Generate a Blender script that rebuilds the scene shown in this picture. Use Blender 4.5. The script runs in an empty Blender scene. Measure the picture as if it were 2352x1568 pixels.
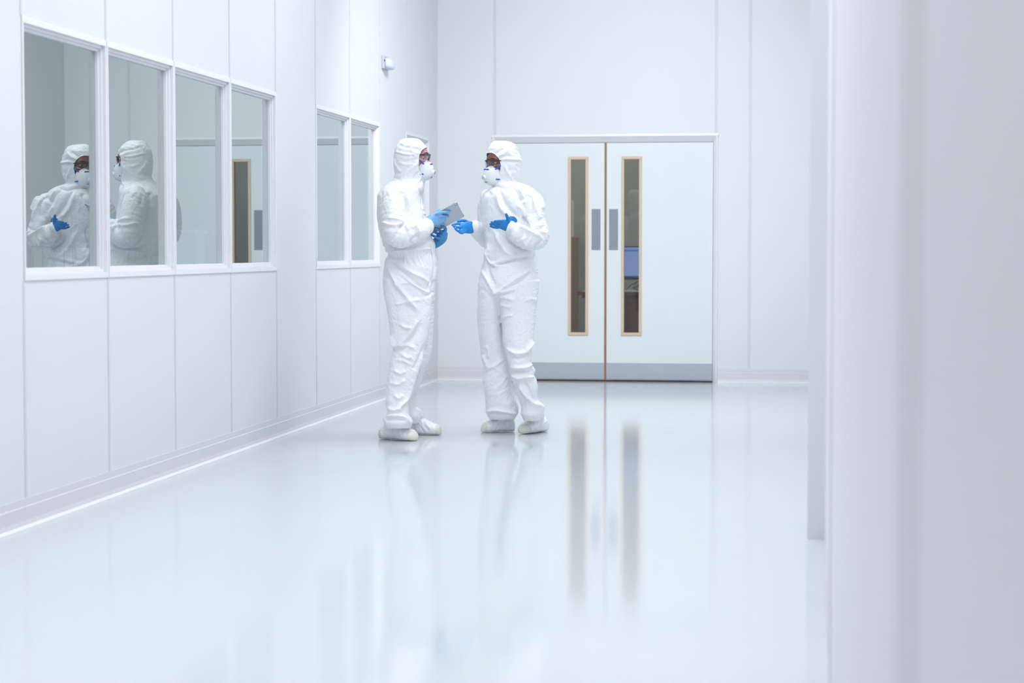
import bpy, bmesh, math, random
import numpy as np
from mathutils import Vector, noise, kdtree
random.seed(7); np.random.seed(7)
C = bpy.context.scene.collection
PI = math.pi

# ------------------------------------------------------------------ camera model
W, HH, FPX, CH = 2352, 1568, 4580.0, 1.13
PITCH = math.radians(2.62526); YAW = math.radians(8.24062)
CAM = np.array([0.0, 0.0, CH])
Fv = np.array([-math.sin(YAW)*math.cos(PITCH), math.cos(YAW)*math.cos(PITCH), -math.sin(PITCH)])
Rv = np.array([math.cos(YAW), math.sin(YAW), 0.0]); Uv = np.cross(Rv, Fv)
Fh = np.array([-math.sin(YAW), math.cos(YAW), 0.0])
UP = np.array([0, 0, 1.0])
def ray(px, py): return Fv + Rv*(px-W/2)/FPX + Uv*(HH/2-py)/FPX
def floor_pt(px, py):
    d = ray(px, py); return CAM + d*(-CH/d[2])
def plane_pt(px, py, ax, val):
    d = ray(px, py); return CAM + d*((val-CAM[ax])/d[ax])
def project(P):
    v = P - CAM; z = v@Fv
    return np.stack([W/2+FPX*(v@Rv)/z, HH/2-FPX*(v@Uv)/z], -1)

# ------------------------------------------------------------------ materials
MATS = {}
def mat(name, color, rough=0.5, metal=0.0, spec=0.5, var=0.03, vscale=6.0, bump=0.0, bscale=40.0, emit=None, estr=0.0, sss=0.0, coat=0.0, ior=None):
    if name in MATS: return MATS[name]
    m = bpy.data.materials.new(name); m.use_nodes = True
    nt = m.node_tree; n = nt.nodes; l = nt.links
    b = n['Principled BSDF']
    b.inputs['Roughness'].default_value = rough; b.inputs['Metallic'].default_value = metal
    b.inputs['Specular IOR Level'].default_value = spec
    if ior: b.inputs['IOR'].default_value = ior
    if coat: b.inputs['Coat Weight'].default_value = coat; b.inputs['Coat Roughness'].default_value = 0.1
    if sss:
        b.inputs['Subsurface Weight'].default_value = sss; b.inputs['Subsurface Radius'].default_value = (0.01, 0.004, 0.002)
        b.inputs['Subsurface Scale'].default_value = 1.0
    tc = n.new('ShaderNodeTexCoord'); nz = n.new('ShaderNodeTexNoise'); nz.inputs['Scale'].default_value = vscale; nz.inputs['Detail'].default_value = 3
    l.new(tc.outputs['Object'], nz.inputs['Vector'])
    mx = n.new('ShaderNodeMix'); mx.data_type = 'RGBA'
    c = np.array(color)
    mx.inputs[6].default_value = tuple(np.clip(c*(1-var), 0, 1))+(1,); mx.inputs[7].default_value = tuple(np.clip(c*(1+var), 0, 1))+(1,)
    l.new(nz.outputs['Fac'], mx.inputs[0]); l.new(mx.outputs[2], b.inputs['Base Color'])
    if bump:
        n2 = n.new('ShaderNodeTexNoise'); n2.inputs['Scale'].default_value = bscale; n2.inputs['Detail'].default_value = 4
        l.new(tc.outputs['Object'], n2.inputs['Vector'])
        bp = n.new('ShaderNodeBump'); bp.inputs['Strength'].default_value = bump; bp.inputs['Distance'].default_value = 0.01
        l.new(n2.outputs['Fac'], bp.inputs['Height']); l.new(bp.outputs['Normal'], b.inputs['Normal'])
    if emit:
        b.inputs['Emission Color'].default_value = tuple(emit)+(1,); b.inputs['Emission Strength'].default_value = estr
    MATS[name] = m; return m
def lin(r, g, b):
    f = lambda c: (c/255/12.92 if c/255 <= 0.04045 else ((c/255+0.055)/1.055)**2.4)
    return (f(r), f(g), f(b))

M_wall = mat('wall_panel_white', (0.722, 0.74, 0.758), 0.45, spec=0.3, var=0.008, vscale=0.8)
M_end = M_wall
M_joint = mat('joint_strip', (0.66, 0.65, 0.675), 0.5, spec=0.3, var=0.01)
M_frame = mat('window_frame_white', (0.80, 0.80, 0.82), 0.4, spec=0.4, var=0.01)
M_skirt = mat('vinyl_skirting', (0.67, 0.67, 0.695), 0.4, spec=0.4, var=0.015)
M_edge = mat('skirting_edge', (0.76, 0.77, 0.785), 0.35, var=0.01)
M_ceil = mat('ceiling_white', (0.80, 0.81, 0.82), 0.7, var=0.01)
M_door = mat('door_laminate', (0.715, 0.75, 0.768), 0.4, spec=0.4, var=0.008)
M_steel = mat('brushed_steel', (0.44, 0.475, 0.53), 0.5, metal=0.25, var=0.06, vscale=9)
M_plate = mat('push_plate_steel', (0.25, 0.28, 0.32), 0.5, metal=0.25, var=0.05, vscale=30)
M_wood = mat('beech_lipping', lin(206, 186, 160), 0.5, var=0.08, vscale=18)
M_wood2 = mat('brown_lipping', lin(176, 140, 118), 0.5, var=0.1, vscale=18)
M_dark = mat('gap_shade', (0.03, 0.02, 0.015), 0.8)
M_black = mat('black_plastic', (0.012, 0.013, 0.016), 0.35)
M_alu = mat('tablet_aluminium', (0.52, 0.55, 0.61), 0.45, metal=0.25, var=0.01)
M_beige = mat('shoe_sole_beige', lin(222, 222, 212), 0.6, var=0.03, vscale=60)
M_mask = mat('respirator_white', (0.84, 0.86, 0.89), 0.7, spec=0.2, var=0.01, bump=0.15, bscale=300)
M_valve = mat('valve_white', (0.85, 0.87, 0.90), 0.35, var=0.01)
M_blue = mat('strap_blue', (0.005, 0.12, 0.62), 0.55, var=0.1, vscale=80)
M_skin1 = mat('skin_pink', (0.50, 0.27, 0.25), 0.5, var=0.12, vscale=40, sss=0.15)
M_skin2 = mat('skin_brown', (0.215, 0.085, 0.05), 0.42, var=0.15, vscale=40, sss=0.08)
M_brow = mat('eyebrow_hair', (0.03, 0.018, 0.014), 0.7)
M_eye = mat('eye_white', (0.75, 0.74, 0.74), 0.15)
M_iris = mat('eye_iris', (0.05, 0.03, 0.025), 0.1)
M_glove1 = mat('nitrile_light_blue', (0.18, 0.42, 0.73), 0.45, var=0.08, vscale=60, bump=0.2, bscale=150)
M_glove2 = mat('nitrile_blue', (0.005, 0.19, 0.53), 0.42, var=0.08, vscale=60, bump=0.2, bscale=150)
M_cuffrim = mat('glove_rim_purple', (0.16, 0.04, 0.35), 0.5)
M_print = mat('printed_grey_ink', (0.10, 0.13, 0.22), 0.6)
M_sensor = mat('sensor_plastic', (0.52, 0.53, 0.63), 0.4, var=0.01)
M_lens = mat('sensor_lens', (0.60, 0.65, 0.73), 0.4, var=0.01)
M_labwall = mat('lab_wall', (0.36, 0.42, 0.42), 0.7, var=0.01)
M_labwhite = mat('lab_equipment_white', (0.80, 0.86, 0.86), 0.5, var=0.01)
M_labgrey = mat('lab_equipment_grey', (0.34, 0.40, 0.40), 0.5)
M_labline = mat('panel_joint_blue_grey', (0.05, 0.09, 0.16), 0.5)
M_green = mat('label_green', (0.06, 0.34, 0.20), 0.5)
M_purple = mat('label_violet', (0.14, 0.14, 0.42), 0.5)
M_office = mat('office_wall', (0.46, 0.47, 0.45), 0.8, var=0.02)
M_desk = mat('desk_brown', (0.16, 0.05, 0.032), 0.5, var=0.15, vscale=14)
M_tan = mat('cupboard_tan', (0.34, 0.21, 0.12), 0.6, var=0.1)
M_paper = mat('paper_white', (0.8, 0.8, 0.8), 0.8)
M_bezel = mat('monitor_bezel', (0.01, 0.01, 0.012), 0.4)

def suit_mat():
    m = bpy.data.materials.new('coverall_fabric'); m.use_nodes = True
    nt = m.node_tree; n = nt.nodes; l = nt.links; b = n['Principled BSDF']
    b.inputs['Roughness'].default_value = 0.42; b.inputs['Specular IOR Level'].default_value = 0.35
    b.inputs['Base Color'].default_value = (0.875, 0.885, 0.905, 1)
    tc = n.new('ShaderNodeTexCoord')
    nz = n.new('ShaderNodeTexNoise'); nz.inputs['Scale'].default_value = 16; nz.inputs['Detail'].default_value = 3; nz.inputs['Roughness'].default_value = 0.55
    nz.inputs['Distortion'].default_value = 0.3
    ab = n.new('ShaderNodeMath'); ab.operation = 'SUBTRACT'; ab.inputs[1].default_value = 0.5
    a2 = n.new('ShaderNodeMath'); a2.operation = 'ABSOLUTE'
    bp = n.new('ShaderNodeBump'); bp.inputs['Strength'].default_value = 0.6; bp.inputs['Distance'].default_value = 0.024; bp.invert = True
    l.new(tc.outputs['Object'], nz.inputs['Vector']); l.new(nz.outputs['Fac'], ab.inputs[0]); l.new(ab.outputs[0], a2.inputs[0])
    l.new(a2.outputs[0], bp.inputs['Height']); l.new(bp.outputs['Normal'], b.inputs['Normal'])
    return m
M_suit = suit_mat()

def glass_mat(name, tint, surfaces=4.0, rough=0.0):
    m = bpy.data.materials.new(name); m.use_nodes = True
    nt = m.node_tree; n = nt.nodes; l = nt.links
    for x in list(n):
        if x.type != 'OUTPUT_MATERIAL': n.remove(x)
    out = n['Material Output']
    tr = n.new('ShaderNodeBsdfTransparent'); tr.inputs[0].default_value = tint+(1,)
    gl = n.new('ShaderNodeBsdfGlossy'); gl.inputs['Roughness'].default_value = rough
    gl.inputs['Color'].default_value = (0.93, 0.98, 0.98, 1)
    fr = n.new('ShaderNodeFresnel')
    ge = n.new('ShaderNodeNewGeometry'); io = n.new('ShaderNodeMapRange'); io.inputs[3].default_value = 1.5; io.inputs[4].default_value = 1/1.5   # same curve on both sides
    l.new(ge.outputs['Backfacing'], io.inputs[0]); l.new(io.outputs[0], fr.inputs['IOR'])
    # several glass surfaces in one unit: R = kF/(1+(k-1)F)
    a = n.new('ShaderNodeMath'); a.operation = 'MULTIPLY'; a.inputs[1].default_value = surfaces
    c = n.new('ShaderNodeMath'); c.operation = 'MULTIPLY_ADD'; c.inputs[1].default_value = surfaces-1; c.inputs[2].default_value = 1.0
    d = n.new('ShaderNodeMath'); d.operation = 'DIVIDE'
    l.new(fr.outputs[0], a.inputs[0]); l.new(fr.outputs[0], c.inputs[0]); l.new(a.outputs[0], d.inputs[0]); l.new(c.outputs[0], d.inputs[1])
    mx = n.new('ShaderNodeMixShader'); l.new(d.outputs[0], mx.inputs[0]); l.new(tr.outputs[0], mx.inputs[1]); l.new(gl.outputs[0], mx.inputs[2])
    l.new(mx.outputs[0], out.inputs[0]); return m
M_glass = glass_mat('window_glass', (0.66, 0.76, 0.77), 6.0)
M_dglass = glass_mat('door_glass', (0.62, 0.66, 0.64), 2.0)
M_goggle = glass_mat('goggle_lens', (0.93, 0.95, 0.99), 1.0)

def floor_mat():
    m = bpy.data.materials.new('epoxy_floor'); m.use_nodes = True
    nt = m.node_tree; n = nt.nodes; l = nt.links; b = n['Principled BSDF']
    b.inputs['IOR'].default_value = 1.40
    tc = n.new('ShaderNodeTexCoord')
    nz = n.new('ShaderNodeTexNoise'); nz.inputs['Scale'].default_value = 0.7; nz.inputs['Detail'].default_value = 4
    mx = n.new('ShaderNodeMix'); mx.data_type = 'RGBA'
    mx.inputs[6].default_value = (0.56, 0.60, 0.63, 1); mx.inputs[7].default_value = (0.595, 0.63, 0.655, 1)
    l.new(tc.outputs['Object'], nz.inputs['Vector']); l.new(nz.outputs['Fac'], mx.inputs[0]); l.new(mx.outputs[2], b.inputs['Base Color'])
    n2 = n.new('ShaderNodeTexNoise'); n2.inputs['Scale'].default_value = 5; n2.inputs['Detail'].default_value = 6
    mr = n.new('ShaderNodeMapRange'); mr.inputs[3].default_value = 0.07; mr.inputs[4].default_value = 0.11
    l.new(tc.outputs['Object'], n2.inputs['Vector']); l.new(n2.outputs['Fac'], mr.inputs[0]); l.new(mr.outputs[0], b.inputs['Roughness'])
    return m
M_floor = floor_mat()

# ------------------------------------------------------------------ mesh helpers
class MB:
    def __init__(s): s.v = []; s.f = []; s.m = []
    def add(s, v, f, mi=0):
        o = len(s.v); s.v += [tuple(map(float, p)) for p in v]; s.f += [tuple(i+o for i in q) for q in f]; s.m += [mi]*len(f); return s
    def box(s, a, b, mi=0):
        x0, y0, z0 = np.minimum(a, b); x1, y1, z1 = np.maximum(a, b)
        v = [(x0,y0,z0),(x1,y0,z0),(x1,y1,z0),(x0,y1,z0),(x0,y0,z1),(x1,y0,z1),(x1,y1,z1),(x0,y1,z1)]
        f = [(0,3,2,1),(4,5,6,7),(0,1,5,4),(1,2,6,5),(2,3,7,6),(3,0,4,7)]
        return s.add(v, f, mi)
    def obox(s, c, ax, ay, az, mi=0):   # centre and three half-axis vectors
        c, ax, ay, az = map(np.array, (c, ax, ay, az))
        v = [c+i*ax+j*ay+k*az for k in (-1, 1) for (i, j) in ((-1,-1),(1,-1),(1,1),(-1,1))]
        return s.add(v, [(0,3,2,1),(4,5,6,7),(0,1,5,4),(1,2,6,5),(2,3,7,6),(3,0,4,7)], mi)
    def prism(s, prof, p0, p1, ux, uz, mi=0):  # closed profile (a,b) along ux, uz extruded p0->p1
        n = len(prof); p0, p1, ux, uz = map(np.array, (p0, p1, ux, uz))
        v = [p0+a*ux+b*uz for a, b in prof]+[p1+a*ux+b*uz for a, b in prof]
        f = [(i, (i+1) % n, n+(i+1) % n, n+i) for i in range(n)]+[tuple(range(n))[::-1], tuple(range(n, 2*n))]
        return s.add(v, f, mi)
    def build(s, name, mats, parent=None, smooth=False, bevel=0.0, subsurf=0):
        return mk(name, np.array(s.v), s.f, mats, parent, smooth, bevel, subsurf, s.m)
def mk(name, v, f, mats, parent=None, smooth=True, bevel=0.0, subsurf=0, mi=None):
    me = bpy.data.meshes.new(name); me.from_pydata([tuple(p) for p in v], [], [tuple(q) for q in f])
    mats = mats if isinstance(mats, (list, tuple)) else [mats]
    for q in mats: me.materials.append(q)
    if mi is not None: me.polygons.foreach_set('material_index', mi)
    bm = bmesh.new(); bm.from_mesh(me); bmesh.ops.recalc_face_normals(bm, faces=bm.faces); bm.to_mesh(me); bm.free()
    if smooth: me.polygons.foreach_set('use_smooth', [True]*len(me.polygons))
    me.update()
    o = bpy.data.objects.new(name, me); C.objects.link(o)
    if bevel:
        b = o.modifiers.new('bevel', 'BEVEL'); b.width = bevel; b.segments = 2; b.limit_method = 'ANGLE'
    if subsurf:
        q = o.modifiers.new('sub', 'SUBSURF'); q.levels = subsurf; q.render_levels = subsurf
    if parent: put(o, parent)
    return o
def put(o, parent):
    o.parent = parent; o.matrix_parent_inverse = parent.matrix_world.inverted() if parent.type == 'EMPTY' else o.matrix_parent_inverse
    if parent.type == 'EMPTY':
        loc = parent.location
        o.matrix_parent_inverse.identity(); o.location = (o.location[0]-loc[0], o.location[1]-loc[1], o.location[2]-loc[2])
def empty(name, loc):
    o = bpy.data.objects.new(name, None); C.objects.link(o); o.location = tuple(loc); o.empty_display_size = 0.1; return o
def tag(o, label=None, cat=None, group=None, kind=None):
    if label: o['label'] = label
    if cat: o['category'] = cat
    if group: o['group'] = group
    if kind: o['kind'] = kind
    return o
def struct(o, label=None):
    o['kind'] = 'structure'
    if label: o['label'] = label
    return o

def catmull(P, n):
    P = np.array(P, float); m = len(P); out = []
    for i in range(m-1):
        p0 = P[max(i-1, 0)]; p1 = P[i]; p2 = P[i+1]; p3 = P[min(i+2, m-1)]
        for k in range(n):
            t = k/n
            out.append(0.5*((2*p1)+(-p0+p2)*t+(2*p0-5*p1+4*p2-p3)*t*t+(-p0+3*p1-3*p2+p3)*t**3))
    out.append(P[-1]); return np.array(out)
def rings_mesh(rings):
    R = np.array(rings); m, n, _ = R.shape
    v = R.reshape(-1, 3); f = []
    for i in range(m-1):
        for j in range(n):
            f.append((i*n+j, i*n+(j+1) % n, (i+1)*n+(j+1) % n, (i+1)*n+j))
    v = np.vstack([v, R[0].mean(0), R[-1].mean(0)]); a, b = len(v)-2, len(v)-1
    for j in range(n):
        f.append((a, (j+1) % n, j)); f.append((b, (m-1)*n+j, (m-1)*n+(j+1) % n))
    return v, f
def sup(th, p):
    c, s = np.cos(th), np.sin(th)
    return np.sign(c)*np.abs(c)**(2/p), np.sign(s)*np.abs(s)**(2/p)
TH = np.linspace(0, 2*PI, 40, endpoint=False)
def tube(pts, r1, r2=None, side=None, sub=4, n=24, caps=(True, True), p=2.0):
    """loft along pts; r1 = radius across the 'side' axis plane, r2 = radius in depth"""
    pts = np.array(pts, float); k = len(pts)
    r1 = np.broadcast_to(np.array(r1, float), (k,)); r2 = r1 if r2 is None else np.broadcast_to(np.array(r2, float), (k,))
    D = catmull(np.column_stack([pts, r1, r2]), sub) if sub > 1 else np.column_stack([pts, r1, r2])
    P, A, B = D[:, :3], D[:, 3], D[:, 4]
    T = np.gradient(P, axis=0); T /= np.linalg.norm(T, axis=1)[:, None]+1e-9
    if caps[0]:
        q = [(P[0]-T[0]*A[0]*math.sin(a), A[0]*math.cos(a), B[0]*math.cos(a), T[0]) for a in (1.35, 1.0, 0.6, 0.3)]
    else: q = []
    q2 = [(P[-1]+T[-1]*A[-1]*math.sin(a), A[-1]*math.cos(a), B[-1]*math.cos(a), T[-1]) for a in (0.3, 0.6, 1.0, 1.35)] if caps[1] else []
    st = q+list(zip(P, A, B, T))+q2
    side = Fh if side is None else np.array(side, float)
    th = np.linspace(0, 2*PI, n, endpoint=False); c, s = sup(th, p)
    rings = []
    for (x, a, b, t) in st:
        s1 = np.cross(t, side); s1 /= np.linalg.norm(s1)+1e-9; s2 = np.cross(s1, t)
        rings.append(x+np.outer(c*a, s1)+np.outer(s*b, s2))
    return rings_mesh(rings), P, T
def ellipsoid(c, ax, n=16):
    v = []; th = np.linspace(0, 2*PI, n*2, endpoint=False); rings = []
    for a in np.linspace(-PI/2*0.96, PI/2*0.96, n):
        rings.append(np.array(c)+np.outer(np.cos(th)*math.cos(a), ax[0])+np.outer(np.sin(th)*math.cos(a), ax[1])+math.sin(a)*np.array(ax[2]))
    return rings_mesh(rings)

def remesh(parts, vox, smooth=3, fac=0.5):
    V = []; F = []; o = 0
    for v, f in parts:
        V.append(v); F += [tuple(i+o for i in q) for q in f]; o += len(v)
    V = np.vstack(V)
    me = bpy.data.meshes.new('tmp'); me.from_pydata([tuple(p) for p in V], [], F)
    bm = bmesh.new(); bm.from_mesh(me)
    bmesh.ops.recalc_face_normals(bm, faces=bm.faces); bm.to_mesh(me); bm.free()
    ob = bpy.data.objects.new('tmp', me); C.objects.link(ob)
    r = ob.modifiers.new('r', 'REMESH'); r.mode = 'VOXEL'; r.voxel_size = vox; r.adaptivity = 0
    if smooth:
        s = ob.modifiers.new('s', 'SMOOTH'); s.factor = fac; s.iterations = smooth
    dg = bpy.context.evaluated_depsgraph_get(); ev = ob.evaluated_get(dg); m2 = ev.to_mesh()
    v = np.zeros(len(m2.vertices)*3); m2.vertices.foreach_get('co', v); v = v.reshape(-1, 3)
    f = [tuple(p.vertices) for p in m2.polygons]
    ev.to_mesh_clear(); bpy.data.objects.remove(ob); bpy.data.meshes.remove(me)
    return v, f
def biggest(v, f):
    """keep the largest connected shell"""
    n = len(v); par = np.arange(n)
    E = edges_of(f)
    lab = np.arange(n)
    while True:
        m = np.minimum(lab[E[:, 0]], lab[E[:, 1]]); l2 = lab.copy()
        np.minimum.at(l2, E[:, 0], m); np.minimum.at(l2, E[:, 1], m); l2 = l2[l2]
        if (l2 == lab).all(): break
        lab = l2
    u, c = np.unique(lab, return_counts=True); keep = lab == u[np.argmax(c)]
    return subset(v, f, keep)[:2]
def subset(v, f, keep):
    idx = -np.ones(len(v), int); idx[keep] = np.arange(keep.sum())
    f2 = [tuple(idx[list(q)]) for q in f if keep[list(q)].all()]
    return v[keep], f2, idx
def edges_of(f, diag=False):
    e = set()
    for q in f:
        k = len(q)
        for i in range(k):
            a, b = q[i], q[(i+1) % k]; e.add((a, b) if a < b else (b, a))
        if diag and k == 4:
            for a, b in ((q[0], q[2]), (q[1], q[3])): e.add((a, b) if a < b else (b, a))
    return np.array(list(e))
def normals_of(v, f):
    N = np.zeros_like(v)
    q = np.array([x if len(x) == 4 else (x[0], x[1], x[2], x[2]) for x in f])
    n = np.cross(v[q[:, 2]]-v[q[:, 0]], v[q[:, 3]]-v[q[:, 1]])
    tri = q[:, 2] == q[:, 3]
    n[tri] = np.cross(v[q[tri, 1]]-v[q[tri, 0]], v[q[tri, 2]]-v[q[tri, 0]])
    for k in range(4): 
        for a in range(3): N[:, a] += np.bincount(q[:, k], n[:, a], len(v))
    return N/(np.linalg.norm(N, axis=1)[:, None]+1e-12)

def nbr_mean(E, n):
    deg = np.bincount(E[:, 0], minlength=n)+np.bincount(E[:, 1], minlength=n)
    deg = np.maximum(deg, 1)
    def f(x):
        if x.ndim == 1: return (np.bincount(E[:, 0], x[E[:, 1]], n)+np.bincount(E[:, 1], x[E[:, 0]], n))/deg
        return np.stack([f(x[:, k]) for k in range(x.shape[1])], 1)
    return f
def wrinkle(v, f, axis, amt, iso, rin, rout, pins=None, iters=160, seed=0.0, kb=0.05, grav=0.0, start=0.004, pull=0.006, stretch=(9, 34)):
    """cloth with spare length (amt along axis, iso all ways) buckles into folds inside the shell -rin..+rout"""
    n = len(v); x0 = v.copy(); N = normals_of(v, f)
    E = edges_of(f, True); E1 = edges_of(f); mean = nbr_mean(E1, n)
    i, j = E[:, 0], E[:, 1]
    d0 = v[j]-v[i]; L0 = np.linalg.norm(d0, axis=1)+1e-9
    ax = axis[i]+axis[j]*np.sign((axis[i]*axis[j]).sum(1))[:, None]; ax /= np.linalg.norm(ax, axis=1)[:, None]+1e-9
    al = ((d0/L0[:, None]*ax).sum(1))**2
    L = L0*(1+0.5*(amt[i]+amt[j])*al+0.5*(iso[i]+iso[j]))
    # smooth noise, stretched across the shortening axis so folds start as long ridges
    h = np.zeros(n)
    for k in range(n):
        p = v[k]; a = axis[k]; t = p@a
        q = p*stretch[0]+a*(t*(stretch[1]-stretch[0]))
        h[k] = noise.noise(Vector((q[0]+seed, q[1], q[2])))+0.5*noise.noise(Vector((q[0]*2+seed, q[1]*2+5, q[2]*2)))
    x = x0+N*(h*start)[:, None]
    deg = np.bincount(i, minlength=n)+np.bincount(j, minlength=n)
    om = 1.6/np.maximum(deg, 1)
    for it in range(iters):
        d = x[j]-x[i]; l = np.linalg.norm(d, axis=1)+1e-12
        c = d*(0.5*(l-L)/l)[:, None]
        g = np.stack([np.bincount(i, c[:, k], n)-np.bincount(j, c[:, k], n) for k in range(3)], 1)
        x = x+g*om[:, None]*2.0
        u = x-x0
        u += kb*(mean(u)-u)
        if grav: u[:, 2] -= grav
        nd = (u*N).sum(1); tg = u-N*nd[:, None]
        nd = np.clip(nd, -rin, rout)*(1-pull*0.3); tg *= (1-pull)
        u = tg+N*nd[:, None]
        if pins is not None: u *= (1-pins)[:, None]
        x = x0+u
    u = x-x0; u += 0.25*(mean(u)-u)
    return x0+u
def crease(v, f, lines):
    """relief along polylines traced on the surface facing the viewer side: (pts, width px, height m)"""
    N = normals_of(v, f); q = project(v); view = v-CAM; view /= np.linalg.norm(view, axis=1)[:, None]
    face = np.clip(-(N*view).sum(1)*2.0, 0, 1)
    disp = np.zeros(len(v))
    for pts, w, amp in lines:
        P = catmull([(a, b) for a, b in pts], 5); best = np.full(len(v), 1e9); tt = np.zeros(len(v)); m = len(P)-1
        for k in range(m):
            a, b = P[k], P[k+1]; ab = b-a; t = np.clip(((q-a)@ab)/(ab@ab+1e-9), 0, 1)
            dd = np.linalg.norm(q-(a+t[:, None]*ab), axis=1)
            s = dd < best; best[s] = dd[s]; tt[s] = (k+t[s])/m
        taper = np.clip(np.minimum(tt, 1-tt)*5+0.15, 0, 1)
        disp += amp*2.1*np.exp(-(best/(w*1.05))**1.35)*face*taper
    return v+N*disp[:, None]

# ------------------------------------------------------------------ the room
XW = -3.13; YE = 17.06; ZC = 4.3; XR = 0.081; XR2 = 0.16; YB = -5.0
XG = XW-0.036
jx = [54, 247.7, 401, 529.8, 634.8, 726, 804.5, 871.5, 933, 985.5]
JY = [plane_pt(x, 640, 0, XW)[1] for x in jx]
ZT = plane_pt(50, 36, 0, XW)[2]; ZB = plane_pt(60, 645, 0, XW)[2]
ZT = 0.5*(ZT+plane_pt(871, 283, 0, XW)[2]); ZB = 0.5*(ZB+plane_pt(871, 612, 0, XW)[2])
print('joints', [round(y, 2) for y in JY], 'win z', ZB, ZT)
PANES = [(0, 1), (1, 2), (2, 3), (3, 4), (5, 6), (6, 7), (8, 9)]
TW = 0.09
m = MB(); m.box((-7.5, YB, -0.05), (0.6, YE+4.2, 0))
struct(m.build('floor', M_floor), 'glossy pale grey poured floor of the corridor')
m = MB(); m.box((-7.5, YB, ZC), (0.6, YE+4.2, ZC+0.05)); struct(m.build('ceiling', M_ceil), 'white ceiling above the corridor')
# left wall with its three openings
m = MB(); spans = [(0, 4), (5, 7), (8, 9)]
m.box((XW-TW, YB, 0), (XW, YE+0.1, ZB)); m.box((XW-TW, YB, ZT), (XW, YE+0.1, ZC))
ys = [YB]
for a, b in spans: ys += [JY[a], JY[b]]
ys.append(YE+0.1)
for k in range(0, len(ys), 2): m.box((XW-TW, ys[k], ZB), (XW, ys[k+1], ZT))
struct(m.build('wall_left', M_wall), 'white panelled wall with the row of windows')
ti = 0
def trim(mb, mats, label=None, bevel=0.0):
    global ti
    ti += 1; return struct(mb.build('trim_%d' % ti, mats, bevel=bevel), label)
jw = 0.010
for k, y in enumerate(JY):
    m = MB()
    inside = [a for a, b in spans if a < k < b]
    m.box((XW, y-jw, 0.11), (XW+0.003, y+jw, ZB)); m.box((XW, y-jw, ZT), (XW+0.003, y+jw, ZC))
    if not any(a <= k <= b for a, b in spans): m.box((XW, y-jw, ZB), (XW+0.003, y+jw, ZT))
    trim(m, M_joint)
# windows: one unit per pane, stepped frame, glass and a shared look
for n_, (a, b) in enumerate(PANES):
    y0, y1 = JY[a]+0.004, JY[b]-0.004
    w = empty('window_%d' % (n_+1), (XW, (y0+y1)/2, ZB)); struct(w, ['first pane at the left end of the long window', 'second pane of the long window', 'third pane of the long window', 'last pane of the long window', 'left pane of the two-pane window', 'right pane of the two-pane window', 'narrow far window behind the person with the tablet'][n_])
    m = MB()
    def ring(mb, y0, y1, z0, z1, t, xa, xb, tz=None):
        tz = tz or t
        mb.box((xa, y0, z0), (xb, y1, z0+tz)); mb.box((xa, y0, z1-tz), (xb, y1, z1))
        mb.box((xa, y0, z0+tz), (xb, y0+t, z1-tz)); mb.box((xa, y1-t, z0+tz), (xb, y1, z1-tz))
    ring(m, y0, y1, ZB, ZT, 0.014, XW-0.05, XW+0.006, 0.026)
    fr = m.build('frame', M_frame, w, bevel=0.0015)
    m = MB(); ring(m, y0+0.0141, y1-0.0141, ZB+0.0261, ZT-0.0261, 0.013, XW-0.05, XW-0.010)
    m.build('glazing_bead', M_frame, w, bevel=0.0012)
    m = MB(); ring(m, y0+0.0272, y1-0.0272, ZB+0.0392, ZT-0.0392, 0.012, XW-0.05, XW-0.022)
    m.build('inner_bead', M_frame, w, bevel=0.0012)
    m = MB(); m.box((XG-0.006, y0+0.03, ZB+0.04), (XG, y1-0.03, ZT-0.04))
    # a single sheet carries the optics of the sealed unit
    yy0, yy1, zz0, zz1 = y0+0.030, y1-0.030, ZB+0.042, ZT-0.042
    mk('glass_pane', [(XG, yy0, zz0), (XG, yy1, zz0), (XG, yy1, zz1), (XG, yy0, zz1)], [(0, 1, 2, 3)], M_glass, w, smooth=False)
# skirtings
def skirt(p0, p1, outv, name, label=None):
    h = 0.118; o = np.array(outv, float)
    m = MB(); prof = [(0, h), (0.005, h), (0.006, h-0.03), (0.009, h-0.034), (0.009, 0.030), (0.013, 0.014), (0.013, 0.0), (0, 0)]
    m.prism(prof, p0, p1, o, UP, 0)
    m.prism([(0.0131, 0), (0.0131, 0.012), (0.020, 0.007), (0.030, 0.003), (0.030, 0)], p0, p1, o, UP, 1)
    return struct(m.build(name, [M_skirt, M_edge]), label)
skirt((XW, YB, 0), (XW, YE, 0), (1, 0, 0), 'baseboard_left')
# end wall with the double door
pL = plane_pt(1132, 700, 1, YE)[0]; pR = plane_pt(1647, 700, 1, YE)[0]; pM = plane_pt(1389.3, 700, 1, YE)[0]
zH = plane_pt(1390, 313, 1, YE)[2]; HW = (pR-pL)/2
iL = pL+0.038; iR = pR-0.038; zI = zH-0.05; YD = YE+0.045
m = MB()
m.box((XW-0.5, YE, 0), (pL, YE+0.12, ZC)); m.box((pR, YE, 0), (XR2+0.2, YE+0.12, ZC)); m.box((pL, YE, zH), (pR, YE+0.12, ZC))
struct(m.build('wall_end', M_end), 'white end wall around the double door')
for px_, z0 in ((1137, zH+0.01), (1645, zH+0.01), (1720.5, 0.11), (1003.5, 0.11)):
    x = plane_pt(px_, 200 if z0 > 1 else 700, 1, YE)[0]
    m = MB(); m.box((x-0.012, YE-0.003, z0), (x+0.012, YE, ZC)); trim(m, M_joint)
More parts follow.
